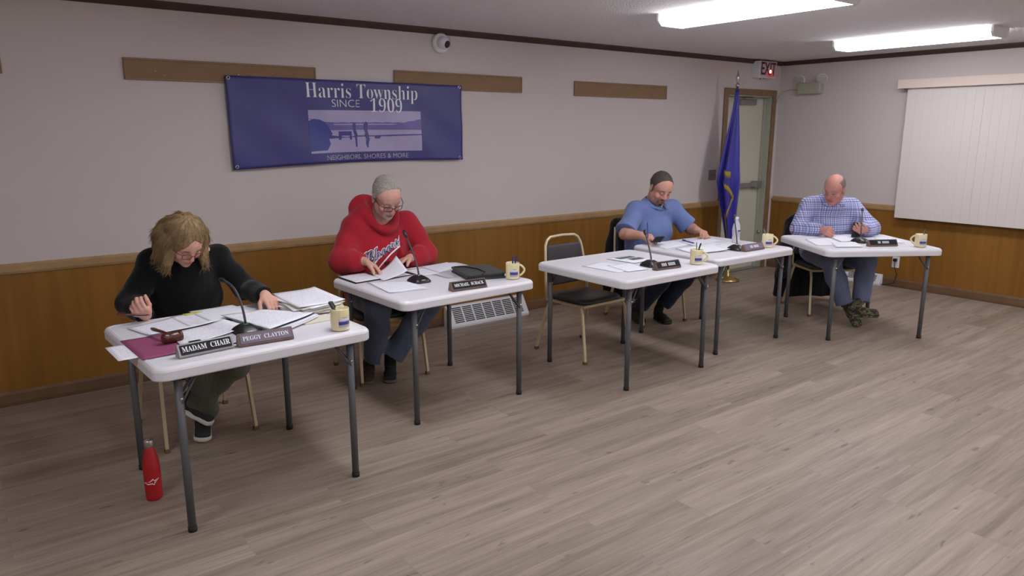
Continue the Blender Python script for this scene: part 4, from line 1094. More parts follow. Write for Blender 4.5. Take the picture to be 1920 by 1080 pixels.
def hand(s, wrist, F, Nn, side, curls, sc=1.0, thumb=(.6, .7, .35), spread=.12):
    """five fingered hand. F finger direction, Nn palm normal, side=+1 thumb along cross(F,Nn)"""
    F = nrm(F); Nn = nrm(np.array(Nn) - np.dot(Nn, F) * F); T = np.cross(F, Nn) * side
    w = np.asarray(wrist, float); u = sc
    k0 = w + F * .088 * u
    s.ecap(w + F * .012 * u, w + F * .07 * u, (.030 * u, .019 * u), (.038 * u, .0145 * u), T, .012)
    s.cap(w + F * .03 * u + T * .022 * u, w + F * .06 * u + T * .034 * u, .015 * u, .011 * u, .01)
    tips = []
    for i, (off, ln) in enumerate(((.031, .93), (.011, 1.03), (-.0105, .97), (-.0305, .77))):
        p = k0 + T * off * u - F * (.004 if i in (0, 2) else (.0 if i == 1 else .012)) * u - F * .012 * u
        c1, c2, c3 = curls[i]; a = 0; sp = spread * (1.5 - i) * .35
        dirF = nrm(F + T * sp)
        r = (.0098 if i < 3 else .0085) * u
        s.cap(p - dirF * .015 * u, p, r * 1.15, r * 1.1, .008)
        for j, (c, l) in enumerate(((c1, .044), (c2, .027), (c3, .022))):
            a += c; d = nrm(dirF * math.cos(a) + Nn * math.sin(a)); q = p + d * l * ln * u
            s.cap(p, q, r * (1.08 - .1 * j), r * (.98 - .1 * j), .0035 if j else .005); p = q
        tips.append((p, d, r))
    a, b_, c = thumb
    p = w + F * .022 * u + T * .024 * u; d = nrm(T * a + F * b_ + Nn * c)
    q = p + d * .044 * u; s.cap(p, q, .0155 * u, .012 * u, .010)
    d2 = nrm(d * .8 + F * .45 + Nn * .25 - T * .2); q2 = q + d2 * .030 * u; s.cap(q, q2, .0118 * u, .0105 * u, .005)
    d3 = nrm(d2 * .9 + Nn * .35); q3 = q2 + d3 * .024 * u; s.cap(q2, q3, .0105 * u, .0085 * u, .004)
    tips.append((q3, d3, .009 * u))
    return tips

def head(s, Hc, Fr, sc=1.0, jaw=1.0, nose=1.0, fat=0.0):
    """Hc centre of the skull; Fr rows right, forward, up"""
    r, f, u = Fr
    W = lambda x, y, z: Hc + sc * (r * x + f * y + u * z)
    q = lambda *v: tuple(sc * x for x in v)
    s.ell(W(0, -.012, .032), q(.077, .097, .088), Fr, .02)
    s.ell(W(0, .030, .030), q(.068, .066, .066), Fr, .02)                     # forehead
    s.ell(W(0, .028, -.045), q(.060 + fat, .064, .075), Fr, .022)            # mid face
    s.ell(W(0, .040, -.083), q(.046 * jaw + fat, .050, .038), Fr, .022)       # jaw
    s.ell(W(0, .072, -.104), q(.024 * jaw, .022, .020), Fr, .016)             # chin
    for e in (-1, 1):
        s.ell(W(e * .043, .066, -.036), q(.021, .020, .020), Fr, .016)        # cheek
        s.cap(W(e * .050, -.002, -.050), W(e * .042, .03, -.092), .018 * sc, .014 * sc, .02)
        s.ell(W(e * .031, .094, .004), q(.020, .0125, .0125), Fr, .006, 's')  # socket
        s.ell(W(e * .031, .0835, -.001), q(.0145, .0125, .0115), Fr, .003)     # eye under lid
        s.cap(W(e * .046, .077, .017), W(e * .016, .091, .017), .0075 * sc, .0085 * sc, .009)   # brow
        s.ell(W(e * .079, -.006, -.012), q(.007, .017, .031), Fr, .005)        # ear
        s.ell(W(e * .084, .001, -.008), q(.005, .009, .017), Fr, .004, 's')
        s.ell(W(e * .079, -.002, -.036), q(.007, .009, .010), Fr, .004)
    s.cap(W(0, .084, .010), W(0, .103 + .003 * nose, -.028), .0095 * sc, .0125 * sc * nose, .012)
    s.ell(W(0, .104 + .003 * nose, -.033), q(.0135 * nose, .012, .0115), Fr, .008)
    for e in (-1, 1): s.ell(W(e * .0125, .096, -.036), q(.0085 * nose, .010, .0085), Fr, .005)
    s.ell(W(0, .091, -.0655), q(.024, .013, .0065), Fr, .006)      # upper lip
    s.ell(W(0, .089, -.0785), q(.021, .013, .0068), Fr, .006)      # lower lip
    s.ell(W(0, .105, -.0718), q(.023, .008, .0022), Fr, .003, 's')  # mouth line
    return W
def head_local(V, Hc, Fr, sc): return ((V - Hc) @ Fr.T) / sc
def smooth(x, a, b): t = np.clip((x - a) / (b - a), 0, 1); return t * t * (3 - 2 * t)
def skin_colors(V, base, Hc, Fr, sc, lips=(150, 84, 80), red=.35, stubble=None, stub_amt=0, brow=(96, 76, 60), brow_amt=.8, blush=(196, 112, 100), moustache=None, scalp=None, line=(.045, .05)):
    L = head_local(V, Hc, Fr, sc); n = len(V); C = np.tile(base, (n, 1))
    hm = (np.abs(L[:, 0]) < .1) & (np.abs(L[:, 1]) < .15) & (L[:, 2] > -.15) & (L[:, 2] < .15)
    def blend(w, col):
        w = np.clip(w, 0, 1)[:, None] * hm[:, None]; C[:] = C * (1 - w) + col * w
    g = lambda x, y, z, rx, ry, rz: np.exp(-((L[:, 0] - x) / rx) ** 2 - ((L[:, 1] - y) / ry) ** 2 - ((L[:, 2] - z) / rz) ** 2)
    front = smooth(L[:, 1], .02, .07)
    for e in (-1, 1): blend(red * g(e * .045, .07, -.035, .025, .05, .025), lin(*blush))
    blend(red * 1.1 * g(0, .115, -.03, .018, .03, .02), lin(*blush))
    if scalp is not None:
        bw = np.sin(L[:, 0] * 300) * .0015
        # hairline: rises over the forehead, dips in front of the ears, closes at the nape
        hl = smooth(L[:, 2] * .9 - L[:, 1] * 1.0 + bw + line[1] * np.abs(L[:, 0]) / .07 * .0 , line[0] - .055, line[0] - .035) 
        sd = smooth(-L[:, 1], -.018, -.004) * smooth(L[:, 2], -.055, -.035)
        blend(scalp[1] * np.maximum(hl * smooth(L[:, 2], -.03, .0), sd) * (1 - g(.081, -.004, -.012, .012, .03, .035)) * (1 - g(-.081, -.004, -.012, .012, .03, .035)), lin(*scalp[0]))
    if stubble is not None:
        low = smooth(-L[:, 2], .045, .065) * smooth(L[:, 1], -.02, .03); blend(stub_amt * low, lin(*stubble))
    if moustache is not None:
        mu = g(0, .1, -.056, .028, .05, .008) + g(0, .085, -.10, .024, .05, .016); blend(1.1 * np.minimum(mu * 1.3, 1), lin(*moustache))
        for e in (-1, 1): blend(.9 * g(e * .03, .085, -.078, .008, .05, .02), lin(*moustache))
    blend(.85 * np.minimum(1, 1.3 * g(0, .1, -.0655, .021, .03, .005)), lin(*lips)); blend(.7 * np.minimum(1, 1.3 * g(0, .1, -.079, .018, .03, .005)), lin(*lips))
    blend(1.2 * g(0, .1, -.0718, .023, .03, .0022), lin(70, 34, 32))
    for e in (-1, 1):
        x = (L[:, 0] - e * .031)
        blend(brow_amt * np.exp(-((np.abs(L[:, 0]) - .032) / .017) ** 4 - ((L[:, 2] - .0215 + .12 * (np.abs(L[:, 0]) - .03)) / .0048) ** 2) * front, lin(*brow))
        blend(.95 * np.exp(-(x / .014) ** 4 - ((L[:, 2] + .0065 - 12 * x * x) / .0022) ** 2) * front, lin(40, 26, 24))   # lash line of lowered lid
        blend(.35 * g(e * .031, .09, .006, .018, .03, .008), lin(130, 80, 72))
        blend(.7 * g(e * .006, .112, -.043, .004, .02, .003), lin(80, 36, 34))
    return C
def tubes(name, polys, m, parent, n=6):
    b = MB()
    for pts, r in polys: b.tube([Vector(p) for p in pts], r, n)
    return b.done(name, m, parent, False)
def glasses(parent, W, sc, m, w=.052, h=.036, r=.0016, drop=-.004, fw=.112, slide=0, lens=True):
    t = None; b = MB()
    for e in (-1, 1):
        cx = e * (w / 2 + .0085); ring = []
        for x, y in rrect(w, h, min(w, h) * .36, 4): ring.append(Vector(W(cx + x, fw - abs(cx + x) * .22 + slide, drop + y + slide * -.3)))
        b.tube(ring, r * sc, 6, closed=True)
        b.tube([Vector(W(e * (w + .008), fw - .014 + slide, drop + h * .3)), Vector(W(e * .078, .07, drop + h * .25)), Vector(W(e * .086, .0, .004)), Vector(W(e * .082, -.022, -.016))], r * sc, 6)
    b.tube([Vector(W(-.011, fw + slide - .001, drop + h * .18)), Vector(W(0, fw + slide + .002, drop + h * .26)), Vector(W(.011, fw + slide - .001, drop + h * .18))], r * sc, 6)
    return b.done('glasses', m, parent)

def foot(parent, name, ankle, heel, toe, up, m_up, m_sole, sc=1.0, stripe=None, sole_th=.012):
    """shoe from heel to toe, opening at the ankle; the sole is a sub-part"""
    heel = np.array(heel, float); toe = np.array(toe, float); f = nrm(toe - heel); u = nrm(np.array(up) - np.dot(up, f) * f); r = np.cross(f, u); L_ = np.linalg.norm(toe - heel)
    P = lambda x, y, z: heel + r * x + f * y + u * z
    allp = np.array([P(x, y, z) for x in (-.06, .06) for y in (-.03, L_ + .02) for z in (-.01, .13)] + [list(ankle)])
    s = SDF(allp.min(0) - .05, allp.max(0) + .05, .0045)
    s.ecap(P(0, .042, .04), P(0, L_ * .5, .036), (.034, .034), (.038, .032), r, .02)
    s.ecap(P(0, L_ * .5, .034), P(-.0, L_ - .045, .026), (.040, .030), (.042, .022), r, .02)
    s.cap(P(0, .045, .05), P(0, .06, .09), .036, .036, .02); s.cap(P(0, .05, .085), np.array(ankle), .036, .038, .02)
    s.cut(P(0, 0, .006), -u)
    me, V = s.mesh(name); o = link(name, me, m_up, parent)
    b = SDF(allp.min(0) - .03, allp.max(0) + .03, .004)
    b.ecap(P(0, .04, .008), P(0, L_ * .45, .008), (.038, .03), (.040, .03), r, .02); b.ecap(P(0, L_ * .45, .008), P(0, L_ - .046, .008), (.040, .03), (.047, .03), r, .02)
    b.cut(P(0, 0, .008 + sole_th), u); b.cut(P(0, 0, -.002), -u)
    me, V = b.mesh('sole'); link('sole', me, m_sole, o)
    return o
def lateral(a, b): return nrm(np.array(b) - np.array(a))
def legs(s, hipR, kneeR, ankR, hipL, kneeL, ankL, rr=(.088, .068, .05), k=.03, seat=None, wide=1.0):
    hipR, hipL = np.array(hipR), np.array(hipL); lat = lateral(hipR, hipL); mid = (hipR + hipL) / 2
    s.ecap(mid - lat * .06, mid + lat * .06, (.10 * wide, .10), (.10 * wide, .10), A_(0, 0, 1), k)
    for h, kn, an in ((hipR, kneeR, ankR), (hipL, kneeL, ankL)):
        s.cap(h, kn, rr[0], rr[1], k); s.cap(kn, np.array(kn) * .6 + np.array(an) * .4, rr[1], rr[1] * .93, k); s.cap(np.array(kn) * .6 + np.array(an) * .4, an, rr[1] * .93, rr[2], k)
    return s
def bounds(pts, pad): P = np.array(pts, float); return P.min(0) - pad, P.max(0) + pad
def folds(seed, amp=.004, fr=38):
    rn = np.random.RandomState(seed); D = rn.normal(size=(7, 3)); D /= np.linalg.norm(D, axis=1)[:, None]; Fq = fr * (0.6 + rn.rand(7)); ph = rn.rand(7) * 6
    def f(X, Y, Z):
        o = 0
        for d, q, p in zip(D, Fq, ph): o = o + np.sin((X * d[0] + Y * d[1] + Z * d[2]) * q + p + 1.3 * np.sin((X * d[1] - Z * d[0]) * q * .5))
        return amp * o / 3
    return f
def wrinkle(s, seed, amp=.004, fr=38): return s.noise(folds(seed, amp, fr))
def hair_strands(name, parent, roots, m, r=.0016, n=4):
    b = MB()
    for pts in roots:
        k = len(pts); b.tube([Vector(p) for p in pts], [r * (1 - .75 * i / (k - 1)) for i in range(k)], n, cap=False)
    return b.done(name, m, parent)
def arm_skin(s, sh, el, wr, up=.042, fo=.040, w=.0265):
    s.cap(sh, el, up, up * .86, .02); m = np.array(el) * .7 + np.array(wr) * .3; s.cap(el, m, up * .86, fo, .02); s.cap(m, wr, fo, w, .015)
# ---------------------------------------------------------------- person 1: woman in black
def person(label, loc):
    return thing('person', label, 'person', loc)
def put(parent, *objs):
    """meshes are sculpted in world space; hang them under the Empty at the person's base"""
    for o in objs: o.data.transform(Matrix.Translation(-Vector(parent.location)))
def child(parent, name, me, m):
    me.transform(Matrix.Translation(-Vector(parent.location))); return link(name, me, m, parent)
class At:
    """build child meshes in world coordinates under a person"""
    def __init__(s, par): s.p = par; s.before = set(bpy.data.objects)
    def __enter__(s): return s
    def __exit__(s, *a):
        for o in set(bpy.data.objects) - s.before:
            if o.type == 'MESH' and not o.get('_w'):
                q = o
                while q.parent is not None and q.parent != s.p: q = q.parent
                if q.parent == s.p: o.data.transform(Matrix.Translation(-Vector(s.p.location)))

def woman():
    p = person('woman with wavy blonde hair and glasses in a black zip top, writing', (.93, -1.0, 0))
    with At(p):
        N = A_(.905, -1.20, 1.045); shR, shL = A_(.765, -1.15, .985), A_(1.085, -1.15, .975)
        elR, elL = A_(.635, -1.19, .80), A_(1.205, -1.20, .80)
        wrR, wrL = A_(.665, -1.385, .768), A_(1.225, -1.455, .805)
        Fr = frame((.18, -.72, -.72), (.10, -.62, .75)); Hc = A_(.892, -1.30, 1.105); sc = .97
        # skin body, one surface
        lo, hi = bounds([(.5, -1.62, .4), (1.3, -.85, 1.25)], .03)
        s = SDF(lo, hi, .0036)
        W = head(s, Hc, Fr, sc, .9, .9)
        s.cap(N - A_(0, -.03, .03), Hc - Fr[2] * .06 - Fr[1] * .02, .052, .047, .03)
        s.ecap(A_(.92, -1.0, .60), A_(.91, -1.15, .95), (.13, .09), (.14, .085), A_(1, 0, 0), .03)
        for a in (shR, shL): s.cap(N, a, .045, .05, .03)
        arm_skin(s, shR, elR, wrR); arm_skin(s, shL, elL, wrL)
        tR = hand(s, wrR, (-.42, -.62, .42), (-.25, .35, .9), -1, [(.9, 1.0, .7), (1.0, 1.0, .7), (1.1, 1.1, .7), (1.15, 1.1, .7)], .95, (.55, .7, .55))
        tL = hand(s, wrL, (.16, -.86, -.30), (0.1, -.2, -.95), -1, [(.55, .75, .4), (.6, .85, .4), (.6, .85, .4), (.65, .8, .4)], .95, (.7, .6, .3))
        me, V = s.mesh('body'); C = skin_colors(V, lin(214, 164, 146), Hc, Fr, sc, (176, 96, 92), .4)
        vcol(me, C); link('body', me, M['skin'], p)
        for t_, d_, r_ in tL[:4]:
            up_ = nrm(np.cross(np.cross(d_, A_(0, 0, 1)), d_)); c = t_ + up_ * r_ * .72
            b = MB(); bmesh.ops.create_uvsphere(b.bm, u_segments=10, v_segments=6, radius=1)
            b.bm.transform(Matrix.Translation(Vector(c)) @ Vector(d_).to_track_quat('Y', 'Z').to_matrix().to_4x4() @ Matrix.Diagonal((.0055, .008, .0028, 1))); b.done('fingernail', M['nail'], p, True)
        # black top
        lo, hi = bounds([(.53, -1.5, .46), (1.33, -.86, 1.12)], .03); s = SDF(lo, hi, .0055)
        s.ecap(A_(.93, -.98, .55), A_(.92, -1.06, .76), (.17, .125), (.185, .13), A_(1, 0, 0), .05)
        s.ecap(A_(.92, -1.06, .76), A_(.915, -1.15, .95), (.185, .13), (.17, .105), A_(1, 0, 0), .05)
        s.ecap(shR, shL, (.062, .07), (.062, .07), A_(0, 1, 0), .05)
        s.cap(N - A_(0, 0, .05), N + A_(0, 0, -.005), .085, .070, .04)
        s.chain([shR, elR], [.068, .062], .035); s.chain([elR, elR * .5 + wrR * .5, wrR], [.062, .054, .047], .03)
        s.chain([shL, elL], [.068, .060], .035); s.chain([elL, elL * .5 + wrL * .5, wrL], [.060, .052, .043], .03)
        s.ecap(A_(.915, -1.16, .90), A_(.915, -1.13, .80), (.14, .085), (.15, .08), A_(1, 0, 0), .05)
        for el, wr in ((elR, wrR), (elL, wrL)): d = nrm(wr - el); s.cut(wr - d * .002, d, box=(wr, .09))
        wrinkle(s, 3, .0035, 34)
        me, V = s.mesh('zip_top'); o = link('zip_top', me, M['black_knit'], p)
        tubes('zip_pull', [([(.914, -1.262, 1.0), (.918, -1.272, .985), (.922, -1.27, .962)], .004)], M['steel'], o)
        # trousers
        hR, hL = A_(.855, -.98, .535), A_(1.005, -.98, .535); kR, kL = A_(.87, -1.40, .53), A_(1.06, -1.40, .44); aR, aL = A_(.955, -1.20, .15), A_(.885, -1.17, .20)
        lo, hi = bounds([hR, hL, kR, kL, aR, aL], .16); s = SDF(lo, hi, .006)
        legs(s, hR, kR, aR, hL, kL, aL, (.088, .070, .056)); s.cut(aR - A_(0, 0, .02), nrm(aR - kR), box=(aR, .085)); s.cut(aL - A_(0, 0, .02), nrm(aL - kL), box=(aL, .07))
        wrinkle(s, 8, .004, 36); me, V = s.mesh('trousers'); link('trousers', me, M['olive_cloth'], p)
        foot(p, 'shoe', (.955, -1.17, .125), (.965, -1.05, .095), (.885, -1.30, .002), (0, -.35, .9), M['shoe_dark'], M['sole_white'], sole_th=.02)
        foot(p, 'shoe', (.875, -1.16, .175), (.80, -1.14, .19), (.965, -1.27, .075), (.35, -.15, .9), M['shoe_dark'], M['sole_white'], sole_th=.024)
        # hair: a layered bob built from a core volume and many locks
        hs = M['hair_blonde']; r_, f_, u_ = Fr
        Wn = lambda x, y, z: Hc + sc * (r_ * x + f_ * y + u_ * z)
        lo, hi = bounds([Hc], .24); s = SDF(lo, hi, .0048)
        s.ell(Wn(0, -.02, .045), (.096, .108, .094), Fr, .02)
        for e in (-1, 1):
            for (x, y, z, dx, dy, dz, r1, r2) in ((.078, .015, .03, .090, .035, -.075, .032, .022), (.084, -.03, .01, .105, -.01, -.11, .042, .028), (.07, -.075, .0, .085, -.06, -.12, .045, .03)):
                s.cap(Wn(e * x, y, z), Wn(e * dx, dy, dz), r1, r2, .02)
        for (x, y, z, wx, wy, wz, r1, r2) in ((-.080, .0, .0, .012, .0, -.12, .034, .020), (-.085, -.04, .0, .030, .02, -.135, .040, .022), (-.082, .02, -.01, -.004, -.02, -.10, .022, .014), (.082, -.01, .0, -.012, .0, -.11, .036, .022), (.085, -.05, .0, -.02, .02, -.12, .040, .024)):
            p0 = Wn(x, y, z); s.cap(p0, p0 + A_(wx, wy, wz), r1, r2, .022)
        s.cap(Wn(-.02, -.09, .0), Wn(-.03, -.10, -.09), .06, .04, .03); s.cap(Wn(.02, -.09, .0), Wn(.03, -.10, -.09), .06, .04, .03)
        s.ell(Wn(0, .11, -.03), (.054, .07, .085), Fr, .015, 's'); s.ell(Wn(-.012, .105, .045), (.046, .045, .034), Fr, .012, 's')
        rnd = np.random.RandomState(4); ph = rnd.rand(6) * 6
        def strand(X, Y, Z):
            lx = ((X - Hc[0]) * r_[0] + (Y - Hc[1]) * r_[1] + (Z - Hc[2]) * r_[2]); ly = ((X - Hc[0]) * f_[0] + (Y - Hc[1]) * f_[1] + (Z - Hc[2]) * f_[2]); lz = ((X - Hc[0]) * u_[0] + (Y - Hc[1]) * u_[1] + (Z - Hc[2]) * u_[2])
            an = np.arctan2(lx, ly + .03); return .0014 * np.sin(an * 34 + 3 * np.sin(lz * 30 + ph[0])) + .0008 * np.sin(an * 61 + 2 * np.sin(lz * 44 + ph[1])) + .004 * np.sin(an * 9 + lz * 22)
        s.noise(strand)
        me, V = s.mesh('hair'); ho = link('hair', me, hs, p)
        NV = np.array([v.normal for v in me.vertices]); sts = ([], [])
        part = Wn(-.015, .0, .13)
        for n_, i in enumerate(rnd.choice(len(V), 4200, replace=False)):
            v = V[i].copy(); nn = NV[i]
            if np.dot(v - Hc, nn) < -.01: continue
            lx, ly, lz = head_local(v[None], Hc, Fr, sc)[0]
            out = v - part; fl = out * 6 - u_ * .9 - A_(0, 0, .75); ln_ = rnd.uniform(.035, .075); w1, w2 = rnd.uniform(0, 6), rnd.uniform(.8, 1.4)
            pts = []; p_ = v + nn * rnd.uniform(-.0012, .0006)
            if ly > .045 and lz > -.03: continue
            for k in range(7):
                pts.append(p_.copy()); f2 = nrm(fl - np.dot(fl, nn) * nn * .92); sd = np.cross(f2, nn)
                p_ = p_ + (f2 + sd * .26 * math.sin(w1 + lz * 70 + k * 1.3 * w2)) * ln_ / 6 + nn * (.0003 if k < 2 else -.0005)
            sts[n_ % 3 == 0].append(pts)
        hair_strands('dark_blonde_strands', ho, sts[0], M['hair_blonde'], .0013)
        st = sts[1]
        hair_strands('loose_strands', ho, st, M['hair_blonde2'], .0012)
        glasses(p, W, sc, M['glasses_brown'], .046, .034, .0019)
        p1 = Vector(wrR) + Vector((-.055, -.055, .045))
    pen((.665, -1.47, .786), (.525, -1.48, .812), .0052, M['gavelwood'], 'pen', 'brown pen held in the woman\'s raised right hand', 'pen')
    return p
M['hair_blonde'] = mat('blonde_hair', srgb(138, 112, 78), .5, spec=.4, var=.22, vscale=60)
M['hair_blonde2'] = mat('blonde_strands', srgb(164, 140, 100), .45, spec=.4, var=.25, vscale=40)
M['hair_grey'] = mat('grey_hair', srgb(158, 152, 146), .6, var=.2, vscale=70, bump=.5, bscale=260)
M['hair_dark'] = mat('dark_greying_hair', srgb(78, 70, 66), .65, var=.25, vscale=90, bump=.5, bscale=300)
M['hair_silver'] = mat('silver_strands', srgb(186, 180, 172), .5, var=.3, vscale=60)
M['hair_thin'] = mat('thin_grey_hair', srgb(120, 106, 98), .7, var=.2, vscale=90, bump=.5, bscale=300)
M['glasses_brown'] = mat('tortoise_frame', srgb(96, 34, 30), .3)
M['glasses_black'] = mat('black_frame', srgb(30, 28, 30), .3)
M['glasses_thin'] = mat('thin_metal_frame', srgb(150, 130, 120), .3, metal=.6)
M['beard'] = mat('grey_beard', srgb(170, 160, 152), .8, var=.2, vscale=90)

def cap_hair(p, W, Hc, Fr, sc, m, front=.045, top=.006, low=-.03, side=.0, name='hair', spots=(), nst=900, slen=.03, sweep=False, sm=None):
    lo, hi = bounds([Hc], .16 * sc); s = SDF(lo, hi, .004)
    q = lambda *v: tuple(sc * x for x in v)
    s.ell(W(0, -.012, .032), q(.077 + top, .097 + top, .088 + top), Fr, .01)
    s.ell(W(0, .024, .034), q(.070 + top * .6, .066 + top * .3, .066 + top * .8), Fr, .015)
    s.cap(W(0, -.075, .0), W(0, -.07, -.04), .045 * sc, .035 * sc, .03)
    # hairline: clear the face, temples and below the nape
    s.cut(W(0, front, .06), Fr[1] * .92 - Fr[2] * .38)
    s.cut(W(0, .0, low), -Fr[2] + Fr[1] * .25)
    for c, r in spots: s.ell(W(*c), q(*r), Fr, .008, 's')
    s.noise(folds(11, .0012, 220))
    me, V = s.mesh(name); o = link(name, me, m, p)
    rn = np.random.RandomState(7); NV = np.array([v.normal for v in me.vertices]) if len(me.vertices) else None
    st = []
    for i in rn.choice(len(V), min(len(V), nst), replace=False):
        v = V[i]; nn = NV[i]
        if np.dot(v - Hc, nn) < 0: continue
        fl = -Fr[1] * 1.0 - Fr[2] * .45 + Fr[0] * (.8 if sweep else np.sign(np.dot(v - Hc, Fr[0])) * .3) + rn.normal(size=3) * .25
        fl = nrm(fl - np.dot(fl, nn) * nn); ln_ = slen * rn.uniform(.6, 1.3)
        st.append([v - nn * .001, v + fl * ln_ * .4 + nn * .0016, v + fl * ln_ * .8 + nn * (.001 - ln_ * ln_ * 3), v + fl * ln_ + nn * (.0005 - ln_ * ln_ * 5)])
    hair_strands('hair_strands', o, st, sm or m, .0009)
    return o

def man_red():
    p = person('man with grey hair and dark glasses in a red hooded sweatshirt, turning a page', (2.24, -.72, 0))
    with At(p):
        N = A_(2.275, -.74, 1.075); shR, shL = A_(2.10, -.68, 1.0), A_(2.49, -.68, 1.01)
        elR, elL = A_(1.955, -.80, .815), A_(2.595, -.80, .80)
        wrR, wrL = A_(2.045, -.945, .825), A_(2.40, -.90, .80)
        Fr = frame((-.02, -.80, -.60), (-.06, -.42, .88)); Hc = A_(2.262, -.865, 1.225); sc = 1.10
        lo, hi = bounds([(1.86, -1.18, .5), (2.68, -.55, 1.36)], .03); s = SDF(lo, hi, .004)
        W = head(s, Hc, Fr, sc, 1.08, 1.1)
        s.cap(N - A_(0, -.02, .03), Hc - Fr[2] * .07 - Fr[1] * .02, .064, .060, .03)
        s.ecap(A_(2.25, -.66, .62), A_(2.27, -.70, .95), (.15, .10), (.16, .10), A_(1, 0, 0), .03)
        for a in (shR, shL): s.cap(N - A_(0, 0, .04), a, .045, .045, .03)
        arm_skin(s, shR, elR, wrR, .045, .043, .029); arm_skin(s, shL, elL, wrL, .045, .043, .029)
        hand(s, wrR, (.62, -.62, -.42), (-.35, -.15, -.9), 1 * -1, [(.35, .45, .3), (.4, .5, .3), (.42, .55, .3), (.45, .6, .3)], 1.08, (.5, .8, .4))
        hand(s, wrL, (-.85, -.25, -.05), (.0, -.3, -.95), -1 * -1, [(.4, .6, .4)] * 4, 1.05, (.6, .7, .3))
        me, V = s.mesh('body'); C = skin_colors(V, lin(206, 158, 142), Hc, Fr, sc, (160, 96, 92), .45, (172, 160, 152), .55, brow=(130, 118, 108), moustache=(190, 182, 176), scalp=((168, 158, 150), .8), line=(.10, .05))
        vcol(me, C); link('body', me, M['skin'], p)
        cap_hair(p, W, Hc, Fr, sc, M['hair_grey'], front=.036, top=.003, low=-.022, nst=1500, slen=.04, sweep=True, sm=M['hair_silver'], spots=(((.05, .075, .085), (.03, .03, .035)), ((-.05, .075, .085), (.03, .03, .035)), ((.082, .03, -.03), (.03, .03, .04)), ((-.082, .03, -.03), (.03, .03, .04))))
        glasses(p, W, sc, M['glasses_black'], .050, .032, .0022, drop=-.005, fw=.116)
        # hooded sweatshirt
        lo, hi = bounds([(1.84, -1.05, .48), (2.72, -.5, 1.22)], .03); s = SDF(lo, hi, .0055)
        s.ecap(A_(2.25, -.66, .58), A_(2.26, -.69, .80), (.225, .16), (.235, .165), A_(1, 0, 0), .06)
        s.ecap(A_(2.26, -.69, .80), A_(2.28, -.69, .98), (.235, .16), (.20, .115), A_(1, 0, 0), .06)
        s.ecap(shR, shL, (.075, .08), (.075, .08), A_(0, 1, 0), .06)
        s.chain([shR, elR], [.088, .080], .045); s.chain([elR, elR * .45 + wrR * .55, wrR], [.082, .068, .052], .03)
        s.chain([shL, elL], [.088, .080], .045); s.chain([elL, elL * .45 + wrL * .55, wrL], [.082, .070, .054], .03)
        # collar and hood fallen behind the neck
        for i in range(18):
            a = 2 * PI * i / 18; b2 = 2 * PI * (i + 1) / 18
            q = lambda t: N + A_(.098 * math.sin(t), -.005 - .085 * math.cos(t), .005 + .050 * (1 - math.cos(t)) / 2 - .085 * max(0, math.cos(t)))
            s.cap(q(a), q(b2), .022 + .020 * (1 - math.cos(a)) / 2, .022 + .020 * (1 - math.cos(b2)) / 2, .02)
        s.ell(N + A_(-.05, .11, .05), (.13, .06, .10), None, .04); s.ell(N + A_(.04, .11, .03), (.11, .06, .08), None, .04)
        s.cap(N + A_(-.12, .03, .02), N + A_(-.15, .07, -.03), .05, .05, .04)
        s.ell(N + A_(0, .03, .10), (.085, .075, .08), None, .02, 's')
        for el, wr in ((elR, wrR), (elL, wrL)): d = nrm(wr - el); s.cut(wr - d * .004, d, box=(wr, .10))
        wrinkle(s, 21, .0075, 26)
        me, V = s.mesh('hooded_sweatshirt'); o = link('hooded_sweatshirt', me, M['red_fleece'], p)
        # chest lettering laid onto the cloth
        bvh = __import__('mathutils').bvhtree.BVHTree.FromPolygons([v.co for v in me.vertices], [tuple(q.vertices) for q in me.polygons])
        def lay(cx, cz, rot, off, bend=0):
            cr, sr = math.cos(rot), math.sin(rot)
            def f(co):
                x = co.x * cr - (co.y + bend * co.x * co.x) * sr; z_ = co.x * sr + (co.y + bend * co.x * co.x) * cr
                h = bvh.ray_cast(Vector((cx + x, -1.6, cz + z_)), Vector((0, 1, 0)))
                y = h[0].y if h[0] is not None and h[0].y < -.6 else -.86
                return Vector((cx + x, y - off - co.z, cz + z_))
            return f
        def flat(name, pts, wd, m, off):
            b = MB(); pr = None
            for i, q in enumerate(pts):
                q = Vector((*q, 0)); t = Vector((*pts[min(i + 1, len(pts) - 1)], 0)) - Vector((*pts[max(i - 1, 0)], 0)); t.normalize(); nn = Vector((-t.y, t.x, 0)) * wd / 2
                c = [b.bm.verts.new(q + nn), b.bm.verts.new(q - nn)]
                if pr: b.bm.faces.new((pr[0], c[0], c[1], pr[1]))
                pr = c
            g = lay(2.225, .868, R(24), off)
            for v in b.bm.verts: v.co = g(v.co)
            x = b.done(name, m, o); x.modifiers.new('t', 'SOLIDIFY').thickness = .0008
        text('chest_lettering', script('Cheers'), .104, M['letter'], o, I4, .0004, .0075, 1.0, warp=lay(2.225, .868, R(24), .003, -.25))
        text('chest_lettering', script('Cheers'), .104, M['plateblack'], o, I4, .0004, .0035, 1.0, warp=lay(2.225, .868, R(24), .0045, -.25))
        text('chest_lettering', script('Cheers'), .104, M['b_sky'], o, I4, .0004, -.0005, 1.0, warp=lay(2.225, .868, R(24), .006, -.25))
        flat('chest_swoosh', [(-.10 + .235 * i / 20, -.105 + .060 * math.sin(i / 20 * PI * .62)) for i in range(21)], .009, M['letter'], .003)
        text('chest_lettering', 'RE', .035, M['plateblack'], o, I4, .0004, .001, 1.0, warp=lay(2.25, .775, R(8), .003))
        # jeans
        hR, hL = A_(2.15, -.66, .545), A_(2.33, -.66, .545); kR, kL = A_(2.06, -1.08, .54), A_(2.44, -1.08, .53); aR, aL = A_(2.10, -.93, .17), A_(2.20, -1.0, .18)
